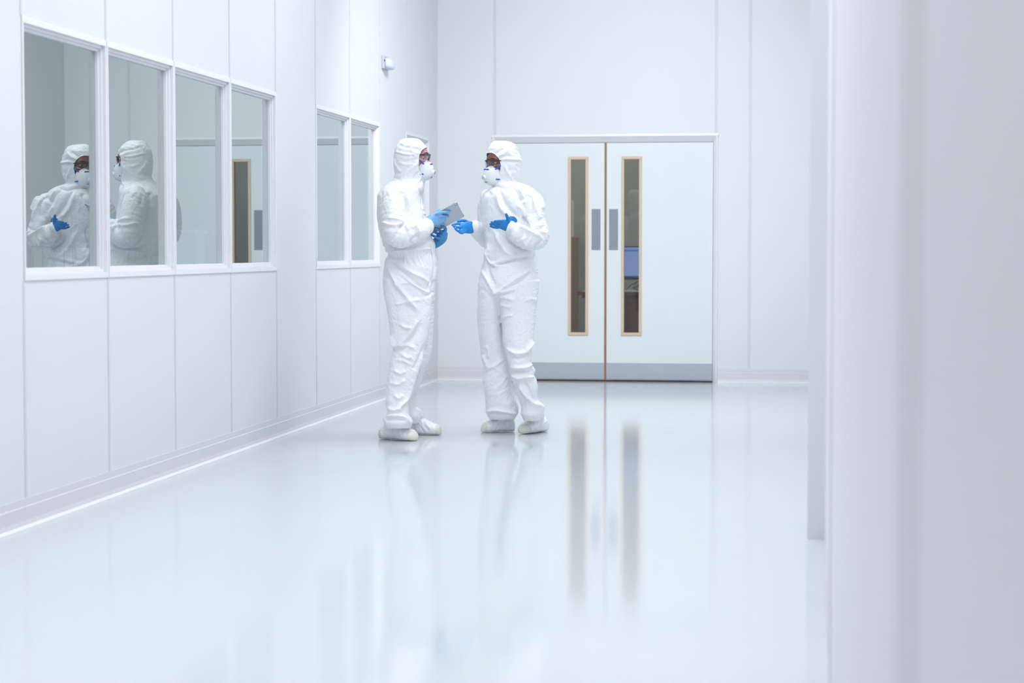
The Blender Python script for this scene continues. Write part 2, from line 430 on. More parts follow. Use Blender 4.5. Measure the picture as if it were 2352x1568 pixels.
# splayed door lining: chamfer ring from the wall face back to the leaves
m = MB()
m.prism([(0, -0.012), (0.008, -0.012), (0.038, 0.045), (0.038, 0.12), (0, 0.12)], (pL, YE, 0), (pL, YE, zH), (1, 0, 0), (0, 1, 0))
m.prism([(0, -0.012), (-0.008, -0.012), (-0.038, 0.045), (-0.038, 0.12), (0, 0.12)], (pR, YE, 0), (pR, YE, zH), (1, 0, 0), (0, 1, 0))
m.prism([(0.018, -0.012), (0.0, -0.014), (-0.05, 0.045), (-0.05, 0.12), (0.018, 0.12)], (pL-0.008, YE, zH), (pR+0.008, YE, zH), (0, 0, 1), (0, 1, 0))
trim(m, M_frame, 'splayed white lining around the double door')
skirt((XW, YE, 0), (pL-0.005, YE, 0), (0, -1, 0), 'baseboard_end')
skirt((pR+0.005, YE, 0), (XR2, YE, 0), (0, -1, 0), 'baseboard_end_right')
# door leaves
mid = (iL+iR)/2
VP = {0: (1305, 1351), 1: (1427, 1474)}; PP = {0: (1359, 1379), 1: (1399, 1419.5)}
zt = plane_pt(1390, 359.5, 1, YD)[2]; zb = plane_pt(1390, 770, 1, YD)[2]
for s in (0, 1):
    x0, x1 = (iL+0.003, pM-0.0025) if s == 0 else (pM+0.0025, iR-0.003)
    zbt = 0.014; ztop = zI-0.004
    d = empty('door_%d' % (s+1), ((x0+x1)/2, YD, 0)); struct(d, ('left' if s == 0 else 'right')+' leaf of the white double door')
    vx0 = plane_pt(VP[s][0], 560, 1, YD)[0]; vx1 = plane_pt(VP[s][1], 560, 1, YD)[0]
    m = MB(); lip = 0.009
    la, lb = (x0, x1-lip) if s == 0 else (x0+lip, x1)
    m.box((la, YD, zbt), (vx0, YD+0.044, ztop)); m.box((vx1, YD, zbt), (lb, YD+0.044, ztop))
    m.box((vx0, YD, zbt), (vx1, YD+0.044, zb)); m.box((vx0, YD, zt), (vx1, YD+0.044, ztop))
    m.build('leaf', M_door, d)
    m = MB(); m.box((x1-lip, YD-0.0005, zbt), (x1, YD+0.044, ztop)) if s == 0 else m.box((x0, YD-0.0005, zbt), (x0+lip, YD+0.044, ztop))
    tag(m.build('edge_lipping', M_wood2, d), 'brown timber edge of the door leaf')
    m = MB(); t = 0.024
    ring2 = [((vx0, zb), (vx1, zb+t)), ((vx0, zt-t), (vx1, zt)), ((vx0, zb+t), (vx0+t, zt-t)), ((vx1-t, zb+t), (vx1, zt-t))]
    for (a0, b0), (a1, b1) in ring2: m.box((a0, YD-0.010, b0), (a1, YD+0.05, b1))
    tag(m.build('vision_panel_frame', M_wood, d, bevel=0.003), 'pale beech frame of the tall narrow pane')
    y_ = YD+0.02
    mk('vision_panel_glass', [(vx0+t, y_, zb+t), (vx1-t, y_, zb+t), (vx1-t, y_, zt-t), (vx0+t, y_, zt-t)], [(0, 1, 2, 3)], M_dglass, d, smooth=False)
    q0 = plane_pt(PP[s][0], 480, 1, YD); q1 = plane_pt(PP[s][1], 574, 1, YD)
    m = MB(); m.box((q0[0], YD-0.003, q1[2]), (q1[0], YD, q0[2])); tag(m.build('push_plate', M_plate, d, bevel=0.001), 'grey metal push plate')
    zk = plane_pt(1390, 833, 1, YD)[2]
    m = MB(); m.box((la, YD-0.003, zbt+0.002), (lb, YD, zk)); tag(m.build('kick_plate', M_steel, d, bevel=0.001), 'grey metal kick plate')
m = MB(); m.box((iL, YE+0.02, 0.0), (iR, YE+0.1, 0.005)); trim(m, M_dark, 'dark strip painted as the shade in the gap under the double door')  # dark colour stands in for the shade in the gap below the leaves
# right side: wall hugging the viewpoint, then the end of a pier further on
m = MB(); m.box((XR, YB, 0), (XR+0.35, 6.32, ZC)); struct(m.build('wall_right', mat('wall_right_lens_tint', (0.77, 0.765, 0.79), 0.45, spec=0.3, var=0.008, vscale=0.8)), 'white wall running past the viewpoint on the right, out of focus')  # lavender cast from the lens is put into this wall's base colour
m = MB(); m.box((0.0315, 7.86, 0), (XR2+0.3, 8.05, ZC)); struct(m.build('wall_right_pier', M_wall), 'narrow end of a white pier beyond the near right wall')
m = MB(); m.box((XR2, 8.05, 0), (XR2+0.3, YE, ZC)); m.box((XR2+0.2, 6.32, 0), (XR2+0.3, 7.86, ZC)); struct(m.build('wall_right_far', M_wall))
m = MB(); m.box((-7.5, YB-0.1, 0), (0.6, YB, ZC)); struct(m.build('wall_back', M_wall))
for y_ in (1.5, 5.2):
    m = MB(); m.box((XR-0.003, y_-0.03, 0), (XR, y_+0.03, ZC)); trim(m, M_joint)
# lab behind the windows
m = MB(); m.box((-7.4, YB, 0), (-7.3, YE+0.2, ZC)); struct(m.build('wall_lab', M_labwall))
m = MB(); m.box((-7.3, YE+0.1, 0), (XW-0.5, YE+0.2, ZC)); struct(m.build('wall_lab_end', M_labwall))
# office behind the doors
m = MB(); m.box((-4.2, YE+3.6, 0), (0.9, YE+3.7, ZC)); struct(m.build('wall_office', M_office))
m = MB(); m.box((-3.7, YE+0.12, 0), (-3.6, YE+3.6, ZC)); m.box((0.5, YE+0.12, 0), (0.6, YE+3.6, ZC)); struct(m.build('wall_office_side', M_office))

# ------------------------------------------------------------------ wall sensor
c = plane_pt(881, 144, 0, XW); sen = empty('motion_sensor', (XW, c[1], c[2]))
tag(sen, 'small white motion sensor high on the left wall', 'sensor')
yA = plane_pt(876, 144, 0, XW)[1]; yB = plane_pt(889, 144, 0, XW)[1]; zA = plane_pt(877, 127, 0, XW)[2]; zB_ = plane_pt(877, 157, 0, XW)[2]
m = MB(); m.box((XW, yA, zB_), (XW+0.022, yB, zA)); m.build('base', M_sensor, sen, bevel=0.004)
rings = []
for t_ in np.linspace(0, 1, 9):
    a = t_*PI/2; k = math.cos(a)**0.45 if t_ < 1 else 0.25
    th = np.linspace(0, 2*PI, 28, endpoint=False); cc, ss = sup(th, 3.2)
    rings.append(np.stack([np.full(28, XW+0.0221+0.052*math.sin(a)), (yA+yB)/2+0.004+cc*(yB-yA)*0.46*k, (zA+zB_)/2-0.006-0.012*t_+ss*(zA-zB_)*0.47*k], 1))
v_, f_ = rings_mesh(rings); mk('lens_dome', v_, f_, M_lens, sen)
m = MB(); m.box((XW+0.022, yA-0.001, (zA+zB_)/2+0.006), (XW+0.027, yA+0.012, (zA+zB_)/2+0.016)); m.build('indicator', M_black, sen)

# ------------------------------------------------------------------ lab equipment seen through the glass
def lab_pt(px, py, X): return plane_pt(px, py, 0, X)
XI = -4.15
a = lab_pt(74, 566, XI); D_ = a@Fh
def vis(px, py, dist):
    d = ray(px, py); return CAM + d*(dist/(d@Fh))
A = vis(74, 566, D_); B = vis(172, 567, D_)
wv = B-A; wv[2] = 0; L_ = np.linalg.norm(wv); wx = wv/L_; wy = np.cross(UP, wx)
inst = empty('lab_instrument', ((A+B)[0]/2, (A+B)[1]/2, 0)); tag(inst, 'pale panelled instrument with coloured diamond labels behind the first window', 'instrument')
zt_ = A[2]; cen = (A+B)/2; cen[2] = 0
def ib(u0, u1, z0, z1, d0, d1, mt, name, lab=None):
    m = MB(); c0 = A+wx*(u0+u1)/2*L_+wy*(d0+d1)/2; c0[2] = (z0+z1)/2
    m.obox(c0, wx*(u1-u0)/2*L_, wy*abs(d1-d0)/2, UP*(z1-z0)/2); o = m.build(name, mt, inst)
    if lab: tag(o, lab)
    return o
ib(0.0, 1.0, 0, zt_-0.006, 0.004, 0.35, M_labwhite, 'cabinet_body')
ib(-0.02, 1.0, zt_-0.006, zt_+0.004, -0.004, 0.36, M_labline, 'top_edge')
for u in (0.015, 0.235, 0.74, 0.95, 1.0): ib(u, u+0.010, 0.6, zt_-0.006, 0.0, 0.004, M_labline, 'panel_joint')
def zpy(py): return vis(100, py, D_)[2]
def upx(px): return (px-74)/98.0
ib(upx(96.5), upx(103), zpy(594), zpy(586), 0.0, 0.003, M_labline, 'screen')
ib(upx(120), upx(141), zpy(572.5), zpy(570.5), 0.0, 0.003, M_labgrey, 'title_strip')
ib(upx(109), upx(117), zpy(594.5), zpy(592.5), 0.0, 0.003, M_labgrey, 'handle')
for px_, mt in ((124.3, M_green), (130.5, M_purple), (137, M_green)):
    m = MB(); c0 = A+wx*upx(px_)*L_; c0[2] = zpy(576.5); q = 2.6*D_/FPX/1.0
    m.obox(c0, (wx+UP)*q*0.5, (wx-UP)*q*0.5, wy*0.003); m.build('diamond_label', mt, inst)
(v_, f_), _, _ = tube([A+wx*upx(126)*L_+wx*0.0045*math.cos(t)+UP*(0.0045*math.sin(t)+zpy(610)-A[2]) for t in np.linspace(0, 2*PI, 17)], 0.0014, sub=1, n=6)
mk('dial', v_, f_, M_labline, inst)
# lidded bin
XI2 = -4.3
a = vis(402, 536, lab_pt(446, 536, XI2)@Fh); D2 = a@Fh
p0 = vis(388, 536, D2); p1 = vis(446, 536, D2); p2 = vis(472, 536, D2+0.02)
binr = empty('lidded_bin', (p1[0], p1[1], 0)); tag(binr, 'tall white lidded bin standing behind the third window', 'bin')
ux = p1-p0; ux[2] = 0; l1 = np.linalg.norm(ux); ux /= l1
uy = (vis(472, 536, D2+0.22)-vis(446, 536, D2)); uy[2] = 0; l2 = np.linalg.norm(uy); uy /= l2
zb0 = p1[2]; zl = vis(446, 527, D2)[2]
c0 = p1-ux*l1/2+uy*l2/2
m = MB(); c0[2] = zb0/2; m.obox(c0, ux*l1/2*0.97, uy*l2/2*0.97, UP*zb0/2); m.build('bin_body', M_labwhite, binr, bevel=0.01)
m = MB(); c1 = c0.copy(); c1[2] = (zb0+zl)/2; m.obox(c1, ux*(l1/2+0.012), uy*(l2/2+0.012), UP*(zl-zb0)/2); m.build('lid', M_valve, binr, bevel=0.004)
m = MB(); e = p1.copy(); e[2] = zb0/2; m.obox(e+ux*0.001-uy*0.001, ux*0.002, uy*0.002, UP*(zb0/2-0.003)); m.build('corner_edge', M_labline, binr)
dc = vis(416, 526.5, D2+0.1); dc[2] = zl
v_, f_ = ellipsoid(dc+UP*0.001, (ux*0.03, uy*0.03, UP*0.010), 8); v_[:, 2] = np.maximum(v_[:, 2], zl)
tag(mk('plastic_cap', v_, f_, mat('cap_violet_grey', (0.20, 0.20, 0.34), 0.5)), 'violet grey round cap lying on the white bin lid', 'cap')

# ------------------------------------------------------------------ office behind the doors
def off_pt(px, py, Y): return plane_pt(px, py, 1, Y)
YK = YE+1.85
q = off_pt(1326, 670, YK); zd = q[2]
x0 = q[0]; x1 = x0+1.15
desk = empty('office_desk', ((x0+x1)/2, YK+0.35, 0)); tag(desk, 'dark brown desk seen through the door panes', 'desk')
m = MB(); m.box((x0, YK, zd-0.03), (x1, YK+0.7, zd)); m.build('desk_top', M_desk, desk, bevel=0.003)
m = MB(); m.box((x0+0.04, YK+0.04, zd-0.06), (x1-0.04, YK+0.66, zd-0.03)); m.build('rail', M_desk, desk)
xp = off_pt(1405, 700, YK)[0]
m = MB(); m.box((xp, YK+0.03, 0), (x1-0.05, YK+0.06, zd-0.06)); m.build('modesty_panel', M_desk, desk)
for xx in (xp, x1-0.1):
    m = MB(); m.box((xx, YK+0.061, 0), (xx+0.03, YK+0.64, zd-0.06)); m.build('side_panel', M_desk, desk)
YM = YK+0.3
a = off_pt(1424, 565, YM); b = off_pt(1560, 642, YM)
mon = empty('computer_monitor', ((a[0]+b[0])/2, YM, zd)); tag(mon, 'black monitor with a pale blue screen on the office desk', 'monitor')
m = MB(); m.box((a[0], YM, b[2]), (b[0], YM+0.03, a[2])); m.build('bezel', M_bezel, mon, bevel=0.004)
M_screen = bpy.data.materials.new('screen_glow'); M_screen.use_nodes = True
_n = M_screen.node_tree.nodes; _b = _n['Principled BSDF']; _b.inputs['Base Color'].default_value = (0.02, 0.02, 0.03, 1)
_b.inputs['Emission Color'].default_value = (0.30, 0.42, 0.86, 1); _b.inputs['Emission Strength'].default_value = 0.75
m = MB(); m.box((a[0]+0.012, YM-0.002, b[2]+0.022), (b[0]-0.012, YM, a[2]-0.012)); scr = m.build('screen', M_screen, mon)
M_bar = mat('screen_toolbar', (0.0, 0.0, 0.0), 0.4, emit=(0.05, 0.22, 0.75), estr=0.7)
m = MB(); m.box((a[0]+0.012, YM-0.003, a[2]-0.05), (b[0]-0.012, YM-0.002, a[2]-0.034)); m.build('toolbar', M_bar, mon)
m = MB(); m.box((a[0]+0.012, YM-0.003, b[2]+0.022), (b[0]-0.012, YM-0.002, b[2]+0.035)); m.build('taskbar', mat('screen_taskbar', (0, 0, 0), 0.4, emit=(0.03, 0.07, 0.25), estr=0.8), mon)
xm = (a[0]+b[0])/2
m = MB(); m.box((xm-0.03, YM+0.03, zd+0.012), (xm+0.03, YM+0.05, b[2]+0.12)); m.build('stand', M_bezel, mon)
m = MB(); m.box((xm-0.11, YM-0.06, zd), (xm+0.11, YM+0.12, zd+0.012)); m.build('foot', M_bezel, mon, bevel=0.003)
pc = [off_pt(1441, 664, YM-0.05), off_pt(1450, 655, YM-0.02), off_pt(1460, 650, YM), off_pt(1472, 644, YM+0.01), off_pt(1466, 657, YM-0.03), off_pt(1455, 660, YM-0.05), off_pt(1468, 666, YM-0.06)]
pc = [np.array([p[0], p[1]-0.09, max(p[2], zd+0.006)]) for p in pc]
(v_, f_), _, _ = tube(pc, 0.004, sub=5, n=6); tag(mk('monitor_cable', v_, f_, M_bezel), 'black looping cable under the monitor on the desk', 'cable')
a = off_pt(1440, 668, YK+0.1); m = MB(); m.box((a[0]-0.05, YK+0.03, zd), (a[0]+0.2, YK+0.20, zd+0.012)); tag(m.build('paper_stack', M_paper), 'low stack of white papers on the desk below the monitor', 'papers')
a = off_pt(1346, 669, YK+0.1); m = MB(); m.box((a[0]-0.03, YK+0.05, zd), (a[0]+0.15, YK+0.3, zd+0.008)); tag(m.build('paper_sheet', M_paper), 'white sheets on the desk end behind the left pane', 'papers')
YCB = YE+3.2
a = off_pt(1319.5, 545, YCB)
cup = empty('tall_cupboard', (a[0]-0.3, YCB+0.2, 0)); tag(cup, 'tan cupboard at the edge of the left door pane', 'cupboard')
m = MB(); m.box((a[0]-0.6, YCB, 0), (a[0], YCB+0.38, a[2])); m.build('carcass', M_tan, cup, bevel=0.004)
m = MB(); m.box((a[0]-0.59, YCB-0.018, 0.06), (a[0]-0.01, YCB-0.0005, a[2]-0.01)); m.build('cupboard_door', M_tan, cup, bevel=0.003)
a2 = off_pt(1317.5, 460, YE+3.58); b2 = off_pt(1317.5, 544, YE+3.58)
m = MB(); m.box((a2[0]-0.7, YE+3.575, b2[2]), (a2[0], YE+3.6, a2[2])); wb = m.build('whiteboard', M_paper, bevel=0.004); tag(wb, 'white board on the office wall behind the left door pane', 'whiteboard')

# ------------------------------------------------------------------ figures
class Fig:
    def __init__(s, D0): s.D = D0; s.k = D0/FPX
    def P(s, px, py, d=0.0):
        r = ray(px, py); return CAM + r*((s.D+d)/(r@Fh))
def slices(fig, rows, sub=3, p=2.2, sc=1.0):
    """rows: (py, xl, xr, d centre, half depth)"""
    D = catmull(rows, sub); rings = []; cs, ss = sup(TH, p); cen = []
    for y, xl, xr, dc, hd in D:
        xm = (xl+xr)/2; c = fig.P(xm, y, dc); hx = (fig.P(xr, y, dc)-fig.P(xl, y, dc))/2*sc
        rings.append(c+np.outer(cs, hx)+np.outer(ss*hd*sc, Fh)); cen.append(c)
    return rings_mesh(rings), np.array(cen)
def limb(fig, rows, sub=4, sc=1.0, caps=(True, True), n=28):
    """rows: (px, py, d, radius px in the picture plane, radius m in depth)"""
    P = [fig.P(a, b, c) for a, b, c, _, _ in rows]
    return tube(P, [r[3]*fig.k*sc for r in rows], [r[4]*sc for r in rows], sub=sub, n=n, caps=caps)

def finger(fig, pts, r):
    P = [fig.P(*p) for p in pts]; n = len(P)
    rr = np.array([1.08, 1.0, 0.97, 0.86, 0.8])[:n]*r if n <= 5 else np.linspace(1.05, 0.8, n)*r
    return tube(P, rr, sub=4, n=16)[0]

class Head:
    def __init__(s, fig, px, py, d, fdir, ):
        s.o = fig.P(px, py, d); s.f = np.array(fdir)/np.linalg.norm(fdir); s.u = UP.copy(); s.l = np.cross(s.u, s.f)
    def __call__(s, f, l, u): return s.o+s.f*f+s.l*l+s.u*u
    def loc(s, v):
        w = v-s.o; return w@s.f, w@s.l, w@s.u
def head_parts(h, fem=False):
    w = 0.95 if fem else 1.0
    e = .004 if fem else 0
    rows = [(.100, -.03, .02, .03), (.092, -.052, .048, .050), (.074, -.072, .078+e, .056), (.05, -.086, .093+e, .067), (.022, -.09, .098+e*.8, .0755),
            (0, -.09, .090+e*.5, .074), (-.02, -.088, .090, .072), (-.045, -.082, .094, .068), (-.07, -.07, .094, .060), (-.09, -.05, .092, .050), (-.108, -.02, .086, .034), (-.116, .02, .078, .022)]
    D = catmull(rows, 3); rings = []; cs, ss = sup(TH, 2.25)
    for u, fb, ff, hw in D:
        rings.append(np.array([h((fb+ff)/2+(ff-fb)/2*c, hw*w*s_, u) for c, s_ in zip(cs, ss)]))
    parts = [rings_mesh(rings)]
    parts.append(tube([h(.086, 0, .012), h(.097, 0, -.004), h(.105, 0, -.020), h(.109, 0, -.032), h(.099, 0, -.040)], [.007, .0075, .009, .010, .008], side=h.l, n=14)[0])
    for s_ in (-1, 1):
        parts.append(ellipsoid(h(.096, s_*.011, -.036), (h.f*.010, h.l*.008, h.u*.008), 8))
        parts.append(tube([h(.089, s_*.014, .019), h(.090, s_*.032, .024), h(.076, s_*.052, .020)], [.007, .008, .006], side=h.u, n=10)[0])   # brow ridge
        parts.append(tube([h(.080, s_*.030, -.026), h(.070, s_*.048, -.022), h(.045, s_*.064, -.014)], [.012, .013, .010], side=h.u, n=10)[0])  # cheekbone
        parts.append(ellipsoid(h(-.002, s_*.078, -.008), (h.f*.017, h.l*.008, h.u*.03), 8))   # ear
    parts.append(tube([h(.09, -.022, -.068), h(.099, 0, -.066), h(.09, .022, -.068)], [.004, .007, .004], side=h.u, n=10)[0])
    parts.append(tube([h(.09, -.019, -.078), h(.098, 0, -.079), h(.09, .019, -.078)], [.004, .007, .004], side=h.u, n=10)[0])
    return parts
def head_carve(h, v, f):
    a, b, c = h.loc(v); N = normals_of(v, f)
    for s_ in (-1, 1):
        g = np.exp(-(((b-s_*.031)/.019)**2+((c-.0)/.012)**2))*(a > .05)
        v = v-h.f*(g*.010)[:, None]
    return v
def polar_patch(fn, na, nb, thick):
    """grid surface fn(s,t) -> (point, normal) thickened"""
    g = [[fn(i/(na-1), j/(nb-1)) for j in range(nb)] for i in range(na)]
    P = np.array([[q[0] for q in r] for r in g]); N = np.array([[q[1] for q in r] for r in g])
    v = np.vstack([P.reshape(-1, 3), (P+N*thick).reshape(-1, 3)]); o = na*nb; f = []
    for i in range(na-1):
        for j in range(nb-1):
            a = i*nb+j; q = (a, a+1, a+nb+1, a+nb); f.append(q); f.append(tuple(x+o for x in q[::-1]))
    for i in range(na-1):
        for j in (0, nb-1):
            a = i*nb+j; f.append((a, a+nb, a+nb+o, a+o))
    for j in range(nb-1):
        for i in (0, na-1):
            a = i*nb+j; f.append((a, a+1, a+1+o, a+o))
    return v, f

def dome_f(l, u):
    """front surface of the cup respirator in head space"""
    uc = -.078; a = abs(l)/.059; up = u-uc
    b = (abs(up)/(.064 if up > 0 else .062))
    r = (a**2.3+b**3.0)
    return .066+.066*max(0.0, 1-r)**0.5
def respirator(h, root, M):
    rings = []; n = 44; th = np.linspace(0, 2*PI, n, endpoint=False)
    for k in np.linspace(1.0, 0.05, 18):
        r = []
        for t in th:
            c, s_ = math.cos(t), math.sin(t)
            l = .059*np.sign(c)*abs(c)**(2/2.3)*k; up = (.064 if s_ > 0 else .062)*np.sign(s_)*abs(s_)**(2/3.0)*k
            u = -.078+up
            ff = dome_f(l*.9995, -.078+up*.9995)
            r.append(h(ff-0.008*(abs(l)/.059)**2*(k**4), l, u))
        rings.append(r)
    back = [h(.050-.008*(abs((p-h.o)@h.l)/.059)**2, (p-h.o)@h.l*.97, (p-h.o)@h.u) for p in rings[0]]
    v, f = rings_mesh([back]+rings)
    cup = mk('respirator_mask', v, f, M_mask, root)
    # blue nose clip following the dome
    pts = [h(dome_f(l, -.040-0.25*abs(l)*0.3)+.0015, l, -.040-0.25*abs(l)*0.3) for l in np.linspace(-.030, .030, 9)]
    v, f = tube(pts, .0048, .0016, side=h.f, sub=2, n=10)[0]; tag(mk('nose_clip', v, f, M_blue, cup), 'blue nose clip')
    for s_ in (-1, 1):
        for (z0, z1, f1, l1, nm) in ((-.046, -.020, .064, .071, 'upper'), (-.100, -.103, .068, .066, 'lower')):
            P = [h(.084 if nm == 'upper' else .081, s_*.047, z0), h(.5*(.084+f1)+.001, s_*(.5*(.047+l1)+.003), .5*(z0+z1)), h(f1-.006, s_*l1, z1)]
            v, f = tube(P, .0042, .0014, side=np.cross(h.u, h.f)*1.0, sub=4, n=10)[0]; tag(mk('strap', v, f, M_blue, cup), 'blue elastic strap')
            v, f = ellipsoid(h(.084 if nm == 'upper' else .081, s_*.046, z0), (h.f*.004, h.l*.005, h.u*.006), 6); tag(mk('strap_anchor', v, f, M_blue, cup), 'blue strap anchor')
    # exhalation valve
    ax = h.f*.96-h.u*.22; ax /= np.linalg.norm(ax); s1 = h.l; s2 = np.cross(ax, s1); base = h(dome_f(0, -.090)-.004, 0, -.090)
    def disc(r0, d0, r1, d1, name, M_, par):
        rr = [(r0*.02, d0), (r0, d0), (r0, d0+.001), (r1, d1-.001), (r1*.92, d1), (r1*.02, d1)]
        t = np.linspace(0, 2*PI, 28, endpoint=False)
        v, f = rings_mesh([base+ax*d+np.outer(np.cos(t)*r, s1)+np.outer(np.sin(t)*r, s2) for r, d in rr]); return mk(name, v, f, M_, par, smooth=False)
    val = disc(.0165, 0, .0155, .012, 'exhalation_valve', M_valve, cup)
    for s_ in (-1, 1):
        pts = [base+ax*.0125+s1*s_*.011*math.cos(t)+s2*.011*math.sin(t) for t in np.linspace(-.7, .7, 7)]
        v, f = tube(pts, .0013, sub=1, n=6)[0]; tag(mk('valve_slot', v, f, M_print, cup), 'dark slot of the valve')
    # printed marks at the bottom of the cup
    for i, (l0, u0, l1, u1) in enumerate(((-.020, -.121, -.010, -.117), (-.010, -.122, -.006, -.115), (-.003, -.123, .005, -.122), (.000, -.118, .006, -.116), (.009, -.121, .013, -.115), (.014, -.120, .020, -.116))):
        for sg in (1,):
            v, f = tube([h(dome_f(l, u)+.0006, l, u) for l, u in ((l0, u0), ((l0+l1)/2, (u0+u1)/2+.001), (l1, u1))], .0011, sub=2, n=6)[0]
            tag(mk('printed_mark', v, f, M_print, cup), 'small grey printed mark')
    return cup
def glasses(h, root, M_frame_):
    g = empty_part('safety_glasses', root, h(.1, 0, 0))
    def surf(l, u): return .113-5.5*l*l-0.5*max(0, -u)**1*0.2
    for s_ in (-1, 1):
        def fn(a, b):
            l = s_*(.0045+.062*a); top = .017-.004*a; bot = -.030+.016*abs(a-.45)**1.5*2.2+(.012*(1-a)**4)
            u = top+(bot-top)*b
            nrm = h.f+h.l*(11*l); return h(surf(l, u), l, u), nrm/np.linalg.norm(nrm)
        v, f = polar_patch(fn, 15, 9, .0018)
        if True:
            tag(mk('lens', v, f, M_goggle, g), 'clear curved lens')
        rim = [fn(a, 1)[0] for a in np.linspace(0, 1, 12)]
        v, f = tube(rim, .0009, sub=1, n=6)[0]; mk('lens_rim', v, f, M_goggle_rim, g)
        P = [h(surf(.0665, .014)+.001, s_*.0665, .0125), h(.082, s_*.0725, .0125), h(.068, s_*.0735, .0115), h(.058, s_*.073, .011), h(.050, s_*.071, .0105)]
        v, f = tube(P, [.0042, .0045, .0035, .003, .003], [.0018]*5, side=h.l, sub=4, n=10)[0]; tag(mk('temple', v, f, M_black, g), 'black temple arm')
    P = [h(surf(l, .017)+.001, l, .0165-.0035*abs(l)/.066) for l in np.linspace(-.067, .067, 13)]
    v, f = tube(P, .0028, .0028, side=h.u, sub=1, n=8)[0]; tag(mk('brow_bar', v, f, M_black, g), 'black brow bar')
    for s_ in (-1, 1):
        P = [h(.112, s_*.005, .012), h(.108, s_*.009, -.002), h(.104, s_*.014, -.016)]
        v, f = tube(P, [.003, .004, .003], sub=3, n=8)[0]; tag(mk('nose_pad', v, f, M_black, g), 'black nose pad')
    return g
M_goggle_rim = mat('lens_edge_clear', (0.75, 0.8, 0.9), 0.15)
def empty_part(name, root, loc):
    o = empty(name, (0, 0, 0)); o.location = tuple(loc)
    o.parent = root; o.location = tuple(np.array(loc)-np.array(root.location)); o.matrix_parent_inverse.identity()
    o['_abs'] = [float(q) for q in loc]; return o
_put = put
def put(o, parent):
    """parent keeps absolute mesh coordinates: everything is modelled in world space"""
    o.parent = parent; o.matrix_parent_inverse.identity()
    base = np.zeros(3); p = parent
    while p is not None: base += np.array(p.location); p = p.parent
    o.location = tuple(-base)
def eyes(h, root, look=0.0):
    for s_ in (-1, 1):
        c = h(.0735, s_*.031, .0); v, f = ellipsoid(c, (h.f*.0112, h.l*.0118, h.u*.0085), 10); e = mk('eye', v, f, M_eye, root)
        d = h.f+h.l*look; d = d/np.linalg.norm(d); a = np.cross(UP, d); b = np.cross(d, a)
        v, f = ellipsoid(c+d*.0088, (a*.0054, b*.0054, d*.0030), 8); mk('iris', v, f, M_iris, e)
        P = [h(.0985, s_*.014, .0205), h(.0985, s_*.030, .0265), h(.086, s_*.052, .0235)]
        v, f = tube(P, [.0022, .003, .0016], [.002, .002, .0015], side=h.f, sub=3, n=8)[0]; mk('eyebrow', v, f, M_brow, root)
        P = [h(.0835, s_*.019, .0035), h(.0885, s_*.031, .0085), h(.079, s_*.045, .004)]
        v, f = tube(P, [.002, .0032, .002], sub=3, n=8)[0]; mk('eyelid', v, f, MATS[root['_skin']], root)
        P = [h(.0825, s_*.019, -.004), h(.086, s_*.031, -.0085), h(.078, s_*.045, -.004)]
        v, f = tube(P, [.002, .003, .002], sub=3, n=8)[0]; mk('eyelid', v, f, MATS[root['_skin']], root)

def rim_f(u):
    return np.interp(u, [-.150, -.135, -.11, -.075, -.04, 0, .026, .045, .058], [.120, .092, .072, .060, .0545, .0565, .068, .081, .092])
def boundary_loops(f):
    cnt = {}
    for q in f:
        k = len(q)
        for i in range(k):
            a, b = q[i], q[(i+1) % k]; key = (min(a, b), max(a, b)); cnt[key] = cnt.get(key, 0)+1
    be = [e for e, c in cnt.items() if c == 1]; nb = {}
    for a, b in be: nb.setdefault(a, []).append(b); nb.setdefault(b, []).append(a)
    loops = []; seen = set()
    for s_ in nb:
        if s_ in seen: continue
        lp = [s_]; seen.add(s_); cur = s_
        while True:
            nx = [q for q in nb[cur] if q not in seen]
            if not nx: break
            cur = nx[0]; seen.add(cur); lp.append(cur)
        loops.append(lp)
    return loops

